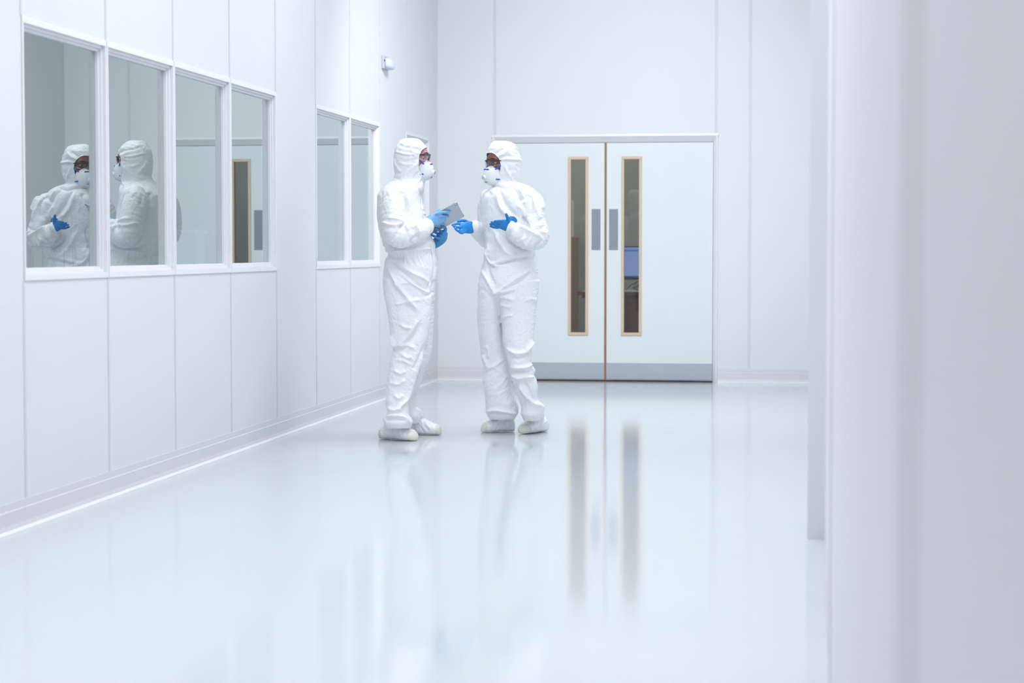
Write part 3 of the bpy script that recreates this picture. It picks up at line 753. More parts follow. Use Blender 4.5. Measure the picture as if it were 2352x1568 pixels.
def coverall(name, fig, h, groups, root, lines, seed, vox=0.0068, iters=200):
    """groups: list of (kind, mesh, centres, axis fn) ; union, cut the face opening, fold like thin fabric"""
    v, f = remesh([g[1] for g in groups], vox, 3, 0.5)
    v, f = biggest(v, f)
    # region data from the nearest source ring point
    pts = []; dat = []
    for kind, (gv, gf), prm in groups:
        for k in range(0, len(gv), 2): pts.append(gv[k]); dat.append((kind, prm))
    kd = kdtree.KDTree(len(pts))
    for k, p in enumerate(pts): kd.insert(Vector(p), k)
    kd.balance()
    n = len(v); axis = np.zeros((n, 3)); amt = np.zeros(n); iso = np.zeros(n); rin = np.zeros(n); rout = np.zeros(n)
    for k in range(n):
        _, idx, _ = kd.find(Vector(v[k])); kind, prm = dat[idx]
        a, am, is_, ri, ro = prm(v[k])
        axis[k] = a; amt[k] = am; iso[k] = is_; rin[k] = ri; rout[k] = ro
    E1 = edges_of(f); mean = nbr_mean(E1, n)
    for _ in range(6): amt = mean(amt); iso = mean(iso); rin = mean(rin); rout = mean(rout)
    pm_ = np.array([noise.noise(Vector((p[0]*5+seed*3, p[1]*5, p[2]*5))) for p in v])
    patch = np.clip(0.55+1.3*pm_, 0.12, 1.5)[:, None][:, 0]
    fine = np.clip(0.15-1.6*pm_, 0.0, 1.0)
    # turn the fold direction a little from place to place
    N = normals_of(v, f)
    ang = np.array([0.75*noise.noise(Vector((p[0]*4+seed, p[1]*4, p[2]*4))) for p in v])
    axis = axis-N*(axis*N).sum(1)[:, None]
    axis = axis/(np.linalg.norm(axis, axis=1)[:, None]+1e-9)
    axis = axis*np.cos(ang)[:, None]+np.cross(N, axis)*np.sin(ang)[:, None]
    # face opening
    a, b, c = h.loc(v)
    cut = (a > rim_f(c)) & (c < .0585) & (c > -.150) & (np.abs(b) < .12) & (a < .3)
    vv, ff, idx = subset(v, f, ~cut); keep = ~cut
    axis = axis[keep]; amt = amt[keep]; iso = iso[keep]; rin = rin[keep]; rout = rout[keep]; patch = patch[keep]; fine = fine[keep]
    ff = [q for q in ff]
    used = np.zeros(len(vv), bool)
    for q in ff: used[list(q)] = True
    vv, ff, _ = subset(vv, ff, used); axis = axis[used]; amt = amt[used]; iso = iso[used]; rin = rin[used]; rout = rout[used]; patch = patch[used]; fine = fine[used]
    loops = sorted(boundary_loops(ff), key=len); lp = loops[-1]
    # smooth the cut edge so the elastic runs clean
    L = np.array(lp)
    for _ in range(8): vv[L] = 0.5*vv[L]+0.25*(vv[np.roll(L, 1)]+vv[np.roll(L, -1)])
    pin = np.zeros(len(vv)); pin[L] = 1
    mean2 = nbr_mean(edges_of(ff), len(vv))
    pp = pin.copy()
    for _ in range(3): pp = np.maximum(pin, mean2(pp))
    vv = crease(vv, ff, lines)
    x = wrinkle(vv, ff, axis, amt*3.0*patch, iso*2.0*patch, rin*1.9, rout*1.8, pins=pp, iters=iters, seed=seed, kb=0.13, start=.008, stretch=(4.0, 14))
    x = wrinkle(x, ff, axis, amt*1.1*fine, iso*1.5*fine, rin*.6, rout*.6, pins=pp, iters=70, seed=seed+7, kb=0.06, start=.0025, stretch=(11, 34))
    # rolled elastic edge joined to the fabric
    ring = x[L]; ring = 0.5*ring+0.25*(np.roll(ring, 1, 0)+np.roll(ring, -1, 0))
    m_ = len(ring); T = np.roll(ring, -1, 0)-np.roll(ring, 1, 0); T /= np.linalg.norm(T, axis=1)[:, None]
    th = np.linspace(0, 2*PI, 8, endpoint=False); rv = []
    for k in range(m_):
        s1 = np.cross(T[k], h.f); s1 /= np.linalg.norm(s1)+1e-9; s2 = np.cross(s1, T[k])
        rv.append(ring[k]+np.outer(np.cos(th)*.0032, s1)+np.outer(np.sin(th)*.0032, s2))
    rv = np.array(rv).reshape(-1, 3); o = len(x)
    rf = [(k*8+j+o, k*8+(j+1) % 8+o, ((k+1) % m_)*8+(j+1) % 8+o, ((k+1) % m_)*8+j+o) for k in range(m_) for j in range(8)]
    return mk(name, np.vstack([x, rv]), list(ff)+rf, M_suit, root, subsurf=1)

def seam(cov, pts, r, root, name='seam', mt=None):
    from mathutils.bvhtree import BVHTree
    me = cov.data; base = np.array(cov.matrix_world.translation) if False else np.zeros(3)
    bv = BVHTree.FromPolygons([v.co for v in me.vertices], [tuple(p.vertices) for p in me.polygons])
    P = []
    for x, y in catmull(pts, 5):
        d = ray(x, y); hit, nrm, _, _ = bv.ray_cast(Vector(CAM), Vector(d/np.linalg.norm(d)))
        if hit is not None: P.append(np.array(hit))
    P = np.array(P)
    for _ in range(2): P[1:-1] = P[1:-1]*.5+.25*(P[2:]+P[:-2])
    v, f = tube(P, r, sub=2, n=8)[0]; return mk(name, v, f, mt or M_suit, root)
def fixed(a, am, is_, ri, ro):
    a = np.array(a, float); a /= np.linalg.norm(a)
    return lambda p: (a, am, is_, ri, ro)

def shoe(fig, heel, toe, rows, ankle, root, seed, heel_cap=False, ankle_t=.30):
    """heel/toe floor points; rows (t, half width, height); ankle = limb rows"""
    A_, B_ = np.array(heel), np.array(toe); ax = B_-A_; Lx = np.linalg.norm(ax); ax = ax/Lx; sd = np.cross(UP, ax)
    D = catmull(rows, 4); rings = []; cs, ss = sup(TH, 2.5)
    for t, hw, hh in D:
        z = np.clip(hh/2+hh/2*ss, 0.003, None)
        rings.append(A_+ax*(t*Lx)+np.outer(cs*hw, sd)+np.outer(z, UP))
    g1 = rings_mesh(rings); tp = fig.P(*ankle[-1][:3]); a0 = A_+ax*(ankle_t*Lx)+UP*.062; q0 = a0+UP*.05; q0 = q0*.7+np.array([tp[0], tp[1], q0[2]])*.3
    g2 = tube([a0, q0, tp], [.044, .046, .052], [.040, .044, .050], side=Fh, n=28)[0]
    v, f = remesh([g1, g2], 0.0055, 4, 0.5); v, f = biggest(v, f)
    n = len(v); t = ((v-A_)@ax)/Lx; z = v[:, 2]
    axis = np.tile(ax*0.8+UP*0.6, (n, 1)); amt = 0.16*np.clip((z-.015)/.03, 0, 1)*np.clip((.92-t)/.15, 0.15, 1); iso = amt*0.35
    x = wrinkle(v, f, axis, amt, iso, np.full(n, .006)*np.clip(z/.03, 0, 1), np.full(n, .009)*np.clip(z/.03, 0, 1), iters=110, seed=seed, start=.003, stretch=(14, 50))
    x[:, 2] = np.maximum(x[:, 2], 0.002)
    cap = (t > .865) & (z < .07); hc = (t < .16) & (z < .062) if heel_cap else np.zeros(n, bool)
    fc = np.array([cap[list(q)].all() or hc[list(q)].all() for q in f])
    fm = [q for q, k in zip(f, fc) if not k]; fcap = [q for q in f if cap[list(q)].all()]; fhc = [q for q in f if hc[list(q)].all()]
    def sub_(fl):
        u = np.zeros(n, bool)
        for q in fl: u[list(q)] = True
        return subset(x, fl, u)[:2]
    a, b = sub_(fm); s = mk('shoe_cover', a, b, M_suit, root, subsurf=1)
    a, b = sub_(fcap); tag(mk('sole_cap', a, b, M_beige, s, subsurf=1), 'beige sole wrapping the toe')
    if fhc:
        a, b = sub_(fhc); tag(mk('heel_cap', a, b, M_beige, s, subsurf=1), 'beige sole wrapping the heel')
    return s

def glove(fig, parts, M, root, lab, vox=0.0026):
    v, f = remesh(parts, vox, 5, 0.5); v, f = biggest(v, f)
    return tag(mk('glove', v, f, M, root, subsurf=0), lab)

# ================================================================== person with the tablet
f1 = Fig(11.68*1.0)
pm = floor_pt(944, 1006); f1 = Fig(float(pm@Fh))
man = empty('person', (f1.P(944, 1006)[0], f1.P(944, 1006)[1], 0.0)); man['_skin'] = 'skin_pink'
tag(man, 'person in white hooded coverall facing right, holding a silver tablet', 'person')
th = math.radians(6); h1 = Head(f1, 945, 361.5, 0.0, Rv*math.cos(th)-Fh*math.sin(th))
hood = [(318.6, 934, 952, 0, .025), (321, 925, 962, 0, .047), (327, 917, 970.5, 0, .068), (334, 912, 977, 0, .082), (341, 908, 982, 0, .091), (350, 906, 984, 0, .097), (360, 904.5, 984, 0, .0985),
        (370, 904, 984, 0, .0985), (380, 904.5, 984, 0, .097), (390, 905.5, 983, 0, .094), (400, 907, 981, 0, .089), (406, 904.5, 979, 0, .087), (413, 903.5, 978, 0, .087), (420, 903, 976, 0, .088), (428, 900, 974, 0, .09)]
torso = [(409, 903, 974, 0, .075), (416, 895, 975, 0, .105), (424, 886, 975, 0, .145), (435, 876, 974, 0, .185), (448, 868, 971, 0, .207), (465, 866.5, 972, 0, .213), (480, 866, 976, 0, .21), (500, 866.5, 981, 0, .205),
         (520, 869.5, 985, 0, .20), (540, 874, 990, 0, .195), (558, 880, 998, 0, .19), (573, 886, 999, 0, .184), (584, 890, 1000, 0, .178), (594, 887, 1002, 0, .18), (610, 883, 1004, 0, .19),
         (630, 880.5, 1003.5, 0, .197), (650, 879.5, 999.5, 0, .20), (670, 881.5, 998, 0, .198), (690, 885, 996, 0, .19), (706, 892, 990, 0, .17)]
legN = [(640, 881, 990, -.09, .10), (680, 883.5, 992, -.093, .105), (720, 890, 991, -.096, .105), (750, 894, 987, -.10, .10), (780, 898, 981, -.105, .097), (800, 902, 976, -.11, .094), (822, 898, 971, -.115, .095),
        (850, 892.5, 961.5, -.125, .097), (880, 889, 952, -.135, .095), (900, 887, 945, -.14, .092), (920, 886, 938, -.15, .09), (940, 888, 939, -.155, .09), (953, 886, 941, -.16, .093), (960, 880, 945, -.163, .096), (969, 882, 948, -.165, .097), (981, 887, 943, -.168, .075)]
legF = [(640, 886, 996, .09, .10), (700, 900, 996, .10, .105), (726, 905, 996, .105, .103), (754, 912, 994.5, .11, .10), (782, 913, 993.5, .115, .097), (803, 913, 992, .12, .095), (825, 911, 986.5, .125, .095), (840, 909, 979.5, .13, .095),
        (860, 906, 972, .14, .092), (890, 902, 963.5, .15, .09), (910, 903, 956, .16, .088), (925, 906, 954, .165, .088), (940, 915, 957.5, .17, .088), (956, 924, 965, .175, .088), (970, 931, 961, .178, .065)]
armR = [(906, 446, -.165, 22, .065), (901, 462, -.205, 27, .075), (902, 485, -.225, 28, .078), (903, 510, -.24, 27.5, .078), (907, 532, -.25, 27, .078), (918, 541, -.25, 27, .078), (935, 538, -.235, 26, .075), (953, 531, -.20, 25, .07), (967, 525, -.17, 24, .062), (976, 521, -.15, 19.5, .05)]
armL = [(912, 446, .165, 22, .065), (907, 470, .215, 27, .075), (908, 505, .24, 27, .078), (914, 538, .25, 26, .078), (935, 552, .22, 25, .07), (965, 558, .15, 22, .06), (986, 559, .095, 17, .045)]
def seg_axis(fig, a, b):
    d = fig.P(*b)-fig.P(*a); return d/np.linalg.norm(d)
def man_torso(p):
    q = project(p[None])[0]; z = q[1]
    if z < 470: return np.array([0.6, 0, .8])*1.0, .03, .012, .006, .008
    if 565 < z < 606: return Rv, .10, .01, .006, .010
    if z > 640: return UP*.9+Rv*.35, .075, .012, .008, .012
    return Rv*.8+UP*.6, .05, .012, .008, .010
def leg_prm(ankle_y):
    def g(p):
        q = project(p[None])[0]; z = q[1]
        am = np.interp(z, [640, 700, 760, 800, 860, 900, 950, 980], [.06, .05, .045, .075, .075, .045, .06, .06])
        return UP*.9+Rv*.42, am, .012, .009, .012
    return g
def arm_prm(rows, fig, elbow=4, hi=.14, lo=.075):
    P = np.array([fig.P(*r[:3]) for r in rows])
    def g(p):
        k = int(np.argmin(((P-p)**2).sum(1))); a = P[min(k+1, len(P)-1)]-P[max(k-1, 0)]; a /= np.linalg.norm(a)
        am = lo+(hi-lo)*math.exp(-((k-elbow-.5)/1.6)**2)
        return a, am, .015, .009, .012
    return g
def hood_prm(p): return UP*.93+Fh*.3, .07, .01, .003, .0055
def hood_w(p): return UP*.93+Fh*.3, .075, .01, .003, .006
s_h, _ = slices(f1, hood); s_t, _ = slices(f1, torso); s_n, _ = slices(f1, legN); s_f, _ = slices(f1, legF)
s_r, _, _ = limb(f1, armR); s_l, _, _ = limb(f1, armL)
lines1 = [([(909, 347), (917, 351), (931, 354), (947, 354.6), (962, 357)], 2.0, .004), ([(912, 352), (925, 357), (940, 358)], 2.0, -.003), ([(941, 343), (952, 350), (962, 351.5), (972, 350)], 1.8, .004), ([(937, 364), (947, 362), (957, 358)], 1.8, .003),
    ([(905, 363), (909, 377), (917, 389), (922, 393)], 2.0, .004), ([(952, 339), (964, 345), (972, 348)], 1.6, -.003), ([(918, 333), (930, 338), (942, 340)], 1.8, -.0025), ([(960, 332), (968, 340), (974, 345)], 1.6, .003), ([(915, 372), (930, 377), (942, 376)], 2.2, .003),
    ([(966, 392), (955, 402), (948, 414)], 2.2, -.003), ([(970, 398), (966, 408), (962, 418)], 2.0, .003),  # neck seam, storm flap, armhole, elbow and waist folds, drag lines on the legs
    ([(905, 408), (917, 412), (932, 419), (946, 422), (962, 420), (972, 413)], 2.2, -.006),
    ([(905, 412), (920, 416), (935, 423), (948, 426)], 2.5, .004),
    ([(967, 365), (955, 378), (940, 391), (925, 400), (908, 407)], 2.5, .004),
    ([(963, 417), (961.5, 430), (965, 440), (968, 455), (970, 480), (975, 500)], 2.0, -.005),
    ([(914, 433), (926, 446), (934, 462), (936, 480), (933, 500)], 3.0, -.008),
    ([(878, 440), (875, 455), (874, 472)], 2.5, -.007),
    ([(888, 445), (905, 438), (920, 440)], 5, .004),
    ([(918, 520), (925, 515), (931, 512)], 2.5, -.010), ([(912, 517), (922, 513), (929, 509)], 3, .007),
    ([(928, 514), (934, 522), (937, 530)], 3.0, .008), ([(924, 516), (912, 535), (898, 552)], 3.5, -.006),
    ([(944, 512), (953, 516), (958, 528), (962, 538)], 4, .009), ([(936, 520), (947, 522), (955, 520)], 3, .006), ([(962, 540), (950, 548), (940, 558)], 4, -.005),
    ([(892, 500), (910, 502), (926, 508)], 3.5, .005), ([(880, 510), (895, 516), (908, 516)], 3, .006),
    ([(888, 556), (900, 568), (930, 570), (960, 562), (978, 555)], 3, -.008),
    ([(892, 584), (910, 576), (935, 573), (970, 572), (990, 571)], 3.5, .006), ([(890, 586), (905, 592), (930, 594)], 4, -.006),
    ([(991, 560), (991, 575), (995, 590), (998, 615), (995, 635), (984, 655), (992, 672)], 2.0, -.006),
    ([(890, 600), (905, 640), (925, 670), (945, 695), (958, 712)], 5, .009), ([(925, 612), (950, 628), (975, 640), (985, 652)], 4, .006), ([(900, 606), (935, 634), (960, 655), (985, 668)], 4, -.006),
    ([(930, 640), (950, 655), (975, 668), (990, 672)], 3, .005), ([(995, 637), (994, 660), (992, 672), (975, 680)], 3, -.007), ([(905, 655), (930, 650), (945, 652)], 3, .004),
    ([(935, 640), (955, 657), (978, 672)], 2.5, .005), ([(912, 630), (940, 650), (965, 668)], 2.5, -.004),
    ([(908, 700), (930, 695), (945, 697)], 3, .005), ([(930, 692), (950, 690), (965, 688)], 3, .005),
    ([(960, 735), (945, 760), (925, 785), (908, 800)], 5, .010), ([(965, 740), (955, 765), (935, 790), (915, 808)], 5, -.008), ([(920, 745), (932, 752), (945, 752)], 3, .007),
    ([(898, 770), (902, 785), (909, 798)], 4, .008), ([(918, 798), (935, 792), (950, 800)], 4, .008), ([(922, 812), (936, 822), (946, 818)], 4, .008), ([(915, 828), (930, 830), (942, 838)], 3.5, .006),
    ([(905, 850), (920, 858), (932, 852)], 3.5, .006), ([(898, 880), (915, 882), (930, 872)], 3.5, .005), ([(905, 905), (915, 915), (925, 905)], 4, .006),
    ([(972, 805), (962, 850), (948, 890), (930, 920), (908, 948)], 5, .009), ([(978, 790), (960, 830), (950, 850)], 4, -.007), ([(890, 935), (905, 942), (920, 938)], 4, .007),
    ([(888, 958), (905, 955), (925, 958), (940, 970)], 3, .008), ([(886, 966), (910, 964), (930, 966)], 3, -.006)]
g1 = [('hood', s_h, hood_prm), ('torso', s_t, man_torso), ('leg', s_n, leg_prm(960)), ('leg', s_f, leg_prm(960)), ('arm', s_r, arm_prm(armR, f1)), ('arm', s_l, arm_prm(armL, f1))]
cov1 = coverall('coverall', f1, h1, g1, man, lines1, 3.1)
for pts in ([(904, 409), (917, 413), (932, 420), (946, 423), (960, 421)], [(963, 419), (961.5, 431), (965, 441), (967.5, 455), (969, 475), (973, 495)], [(941, 424), (944, 440), (945, 458), (944, 474)],
            [(988, 562), (991, 580), (996, 600), (997.5, 622), (995, 640)], [(926, 446), (934, 462), (936, 478)]):
    seam(cov1, pts, .0018, cov1)
# body under the suit: one continuous surface
bp = head_parts(h1)
bp.append(tube([h1(-.02, 0, -.05), h1(-.025, 0, -.10), f1.P(936, 415, 0), f1.P(932, 440, 0)], [.058, .057, .062, .08], [.058, .057, .065, .1], n=24)[0])
bp.append(slices(f1, torso[3:], sc=.68)[0]); bp.append(slices(f1, legN[:-2], sc=.62)[0]); bp.append(slices(f1, legF[:-2], sc=.62)[0])
bp.append(limb(f1, armR, sc=.42)[0]); bp.append(limb(f1, armL, sc=.42)[0])
v, f = remesh(bp, .0055, 3, 0.4); v = head_carve(h1, v, f); mk('body', v, f, M_skin1, man)
eyes(h1, man); respirator(h1, man, None); glasses(h1, man, M_black)
# tablet plane: long edge towards the other person, short edge sloping away
def tab_d(x, y): return -.13+.158*((x-1049)*18+(y-464)*33)/1413.0
T0, T1 = f1.P(1049, 464, tab_d(1049, 464)), f1.P(1067.3, 497.6, tab_d(1067.3, 497.6))
ev_ = T1-T0; short = np.linalg.norm(ev_); es = ev_/short
T2 = f1.P(985, 501.5, tab_d(985, 501.5)); el = T2-T0; el -= es*(el@es); el /= np.linalg.norm(el); en = np.cross(es, el)
if en@Fh > 0: en = -en
LT = .243; rc = .012
def rr_prof(w, l, r, n=6):
    out = []
    for cx, cy, a0 in ((w-r, l-r, 0), (r, l-r, 90), (r, r, 180), (w-r, r, 270)):
        for k in range(n+1):
            a = math.radians(a0+90*k/n); out.append((cx+r*math.cos(a), cy+r*math.sin(a)))
    return out
tab = empty('tablet_computer', T0+es*short/2+el*LT/2); tag(tab, 'silver tablet held up between the two people, back facing out', 'tablet')
pr = rr_prof(short, LT, rc); rings = []
for off, ins in ((0.0006, .003), (0.0, .0012), (-.002, 0), (-.006, 0), (-.0075, .0012)):
    cx, cy = short/2, LT/2
    rings.append([T0+es*(cx+(a-cx)*(1-ins/cx))+el*(cy+(b-cy)*(1-ins/cy))+en*off for a, b in pr])
v, f = rings_mesh(rings); mk('casing', v, f, M_alu, tab, smooth=False)
pr2 = rr_prof(short-.006, LT-.006, rc-.003)
v, f = rings_mesh([[T0+es*(a+.003)+el*(b+.003)+en*o_ for a, b in pr2] for o_ in (-.0076, -.0082)]); tag(mk('screen', v, f, M_black, tab, smooth=False), 'dark glass screen')
def dot_on(a, b, r, name, n=12):
    t = np.linspace(0, 2*PI, n, endpoint=False)
    v, f = rings_mesh([T0+es*a+el*b+en*o_+np.outer(np.cos(t)*r, es)+np.outer(np.sin(t)*r, el) for o_ in (0.0004, .0014)]); return mk(name, v, f, M_black, tab, smooth=False)
dot_on(.024, .016, .0032, 'camera_lens'); m = MB(); m.obox(T0+es*.016+el*.0015+en*.0008, es*.009, el*.0014, en*.0009); m.build('button', M_black, tab)
m = MB(); m.obox(T0+es*(short-.02)+el*.0015+en*.0008, es*.005, el*.0012, en*.0009); m.build('button', M_black, tab)

def tfd(x, y, off): return (x, y, tab_d(x, y)-off)
# right hand: back of the hand towards us, fingertips flat on the tablet, thumb over its upper edge
parts = [tube([f1.P(975, 514.5, -.135), f1.P(983, 511, -.13), f1.P(993, 506, -.122), f1.P(1004, 502, -.113), f1.P(1011, 500, -.105)], [.026, .031, .038, .039, .034], [.018, .018, .017, .015, .013], n=24)[0]]
parts.append(finger(f1, [(1004, 491, -.125), (1013, 488, -.13), (1023, 486.5, tab_d(1023, 486)-.020), (1033, 486, tab_d(1033, 486)-.010)], .0095))
parts.append(finger(f1, [(1006, 497, -.115), (1014, 496, -.122), (1022, 496.8, tab_d(1022, 496)-.022), (1029.5, 496.3, tab_d(1030, 496)-.010)], .0095))
parts.append(finger(f1, [(1006, 505, -.10), (1013, 504.5, -.105), (1018, 505.5, tab_d(1018, 505)-.020), (1022, 504.7, tab_d(1022, 505)-.010)], .0092))
parts.append(finger(f1, [(1004, 511, -.10), (1010, 512.5, -.095), (1014, 514.5, tab_d(1014, 514)-.018), (1017.5, 515, tab_d(1017, 515)-.009)], .0085))
parts.append(finger(f1, [(990, 500, -.12), (998, 491, -.115), (1003, 486, -.105), (1008.5, 482.5, -.10)], .0095))
glove(f1, parts, M_glove1, man, 'light blue glove pressed on the back of the tablet')
# left hand: under the tablet, fingers coming up over its back
parts = [tube([f1.P(996, 562, .06), f1.P(1005, 555, .045), f1.P(1014, 546, .03), f1.P(1018, 538, .022)], [.026, .032, .034, .028], [.019, .019, .019, .016], n=24)[0]]
parts.append(finger(f1, [(1018, 540, .01), (1023.5, 528, .005), (1021, 522, tab_d(1021, 522)-.024), (1015, 520.5, tab_d(1015, 520)-.012)], .0098))
parts.append(finger(f1, [(1016, 545, .015), (1018, 537, .0), (1009, 529, tab_d(1009, 529)-.020), (1000, 524.5, tab_d(1000, 524)-.010)], .0092))
parts.append(finger(f1, [(1013, 549, .02), (1014, 543, .0), (1003, 535, tab_d(1003, 535)-.022), (993, 529, tab_d(993, 529)-.011)], .0090))
parts.append(finger(f1, [(1009, 553, .03), (1009, 548, .005), (1000, 544, -.005), (991.5, 540, -.0)], .0082))
parts.append(finger(f1, [(1012, 546, .04), (1022, 535, .055), (1022, 526, .05), (1018, 519, .028)], .0095))
glove(f1, parts, M_glove1b := mat('nitrile_mid_blue', (0.06, 0.28, 0.58), 0.45, var=0.08, vscale=60, bump=0.2, bscale=150), man, 'blue glove gripping the lower edge of the tablet')
# shoe covers
shoe(f1, floor_pt(875, 1007), floor_pt(955.5, 1012.5), [(0, .02, .03), (.04, .04, .062), (.14, .05, .085), (.3, .054, .11), (.45, .054, .112), (.6, .055, .092), (.75, .056, .075), (.88, .052, .06), (.96, .04, .045), (1.0, .02, .028)],
     [(918, 985, -.17, 19, .055), (917, 975, -.168, 20, .058), (916, 962, -.165, 18, .055)], man, 1.3, True)
shoe(f1, floor_pt(934, 997), floor_pt(1013.5, 998.5), [(0, .02, .03), (.05, .04, .07), (.15, .047, .09), (.3, .05, .105), (.45, .05, .102), (.6, .053, .088), (.75, .055, .072), (.88, .05, .062), (.96, .04, .052), (1.0, .02, .03)],
     [(955, 975, .19, 17, .05), (952, 965, .18, 17, .052), (948, 952, .175, 16, .05)], man, 5.7)

# ================================================================== person with open hands
pw = floor_pt(1178, 993.5); f2 = Fig(float(pw@Fh)-.05)
wom = empty('person', (f2.P(1178, 994)[0], f2.P(1178, 994)[1], 0.0)); wom['_skin'] = 'skin_brown'
tag(wom, 'person in white hooded coverall facing left with both blue gloved hands open', 'person')
th = math.radians(28); h2 = Head(f2, 1156.3, 374.5, -.01, -Rv*math.cos(th)-Fh*math.sin(th))
hood = [(324.3, 1139, 1160, 0, .02), (326.5, 1133, 1169, 0, .045), (331, 1128, 1180, 0, .07), (340, 1122.5, 1187, 0, .089), (350, 1118.5, 1191.5, 0, .097), (360, 1117, 1195.5, 0, .10), (370, 1117, 1197, 0, .10),
        (381, 1118, 1196.5, 0, .098), (397, 1120, 1194, 0, .093), (406, 1121, 1190, 0, .088), (414, 1124, 1187, 0, .085), (422, 1127, 1187, 0, .086), (430, 1128, 1186, 0, .09)]
torso = [(412, 1134, 1186, 0, .07), (418, 1132, 1190, 0, .09), (424, 1130, 1208, 0, .115), (431, 1126, 1222, 0, .135), (440, 1116, 1232, 0, .15), (450, 1107.5, 1239, 0, .16), (463, 1104.5, 1242, 0, .165), (485, 1105.5, 1240, 0, .168), (506, 1107, 1236, 0, .165),
         (530, 1111.5, 1231, 0, .16), (555, 1114.5, 1229, 0, .157), (575, 1112.5, 1229.5, 0, .157), (587, 1111, 1229, 0, .158), (596, 1110.5, 1228, 0, .153), (606, 1108, 1231, 0, .152), (625, 1103.5, 1236, 0, .16), (650, 1098.5, 1239, 0, .168), (668, 1098, 1237, 0, .158), (682, 1100, 1234, 0, .135), (694, 1108, 1228, 0, .11), (704, 1120, 1215, 0, .085)]
legN = [(645, 1142, 1239, -.05, .11), (678, 1143, 1236, -.06, .11), (698, 1145, 1233, -.065, .105), (733, 1151, 1230, -.07, .10), (761, 1154, 1227, -.075, .10), (782, 1155, 1226, -.08, .097), (808, 1161, 1222, -.085, .092), (834, 1168, 1221.5, -.085, .09), (843, 1170, 1226, -.085, .09),
        (851, 1172, 1229, -.08, .09), (860, 1174, 1227.5, -.075, .09), (873, 1176.5, 1232.5, -.07, .09), (888, 1183, 1235, -.065, .088), (905, 1188, 1235, -.06, .086), (918, 1192, 1237, -.055, .085), (931, 1196, 1249, -.05, .085), (941, 1197, 1250, -.05, .082), (951, 1197, 1246, -.05, .082), (964, 1203, 1240, -.05, .06)]
legF = [(635, 1104, 1172, .015, .13), (660, 1098.5, 1164, .015, .14), (690, 1097, 1153, .02, .135), (720, 1096, 1152.5, .03, .125), (754, 1097.5, 1156, .04, .113), (782, 1101, 1158, .045, .103), (804, 1103.5, 1162, .05, .095), (825, 1106, 1168, .05, .092), (848, 1111, 1172, .05, .092), (862, 1110.5, 1174, .05, .093), (873, 1109, 1175, .05, .094), (888, 1111, 1176, .05, .094),
        (907, 1113.5, 1180, .05, .092), (925, 1115, 1187, .05, .09), (938, 1115.5, 1190, .05, .088), (949, 1117, 1189, .05, .084), (962, 1125, 1181, .05, .062)]
armL = [(1215, 452, -.05, 15, .06), (1226, 464, -.10, 22.5, .07), (1229, 484, -.125, 23, .072), (1230, 506, -.14, 22.5, .072), (1234, 528, -.155, 24, .074), (1235, 545, -.17, 25, .075), (1222, 549, -.19, 25, .073), (1206, 545, -.21, 24.5, .068), (1190, 536, -.225, 22, .06), (1180, 528, -.235, 18, .048), (1175, 524, -.24, 15, .04)]
armR = [(1120, 452, .10, 16, .055), (1117, 475, .145, 20, .065), (1118, 505, .17, 21, .068), (1121, 535, .175, 23, .07), (1120, 548, .165, 22, .07), (1112, 541, .12, 21, .062), (1102, 531, .06, 20.5, .055), (1094, 524, .01, 17.5, .045), (1090, 521.5, -.015, 15.5, .038)]
def wom_torso(p):
    q = project(p[None])[0]; z = q[1]
    if z < 450: return Rv*.7+UP*.7, .04, .012, .006, .008
    if 580 < z < 612: return Rv, .08, .012, .006, .010
    if z > 640: return UP*.9-Rv*.4, .07, .012, .008, .012
    return Rv*.85+UP*.5, .06, .012, .008, .011
def leg_prm_w(p):
    z = project(p[None])[0][1]
    am = np.interp(z, [640, 700, 760, 800, 860, 900, 950, 980], [.06, .045, .03, .06, .07, .045, .05, .06])
    return UP*.9-Rv*.42, am, .010, .008, .011
s_h, _ = slices(f2, hood); s_t, _ = slices(f2, torso); s_n, _ = slices(f2, legN); s_f, _ = slices(f2, legF); s_r, _, _ = limb(f2, armR); s_l, _, _ = limb(f2, armL)
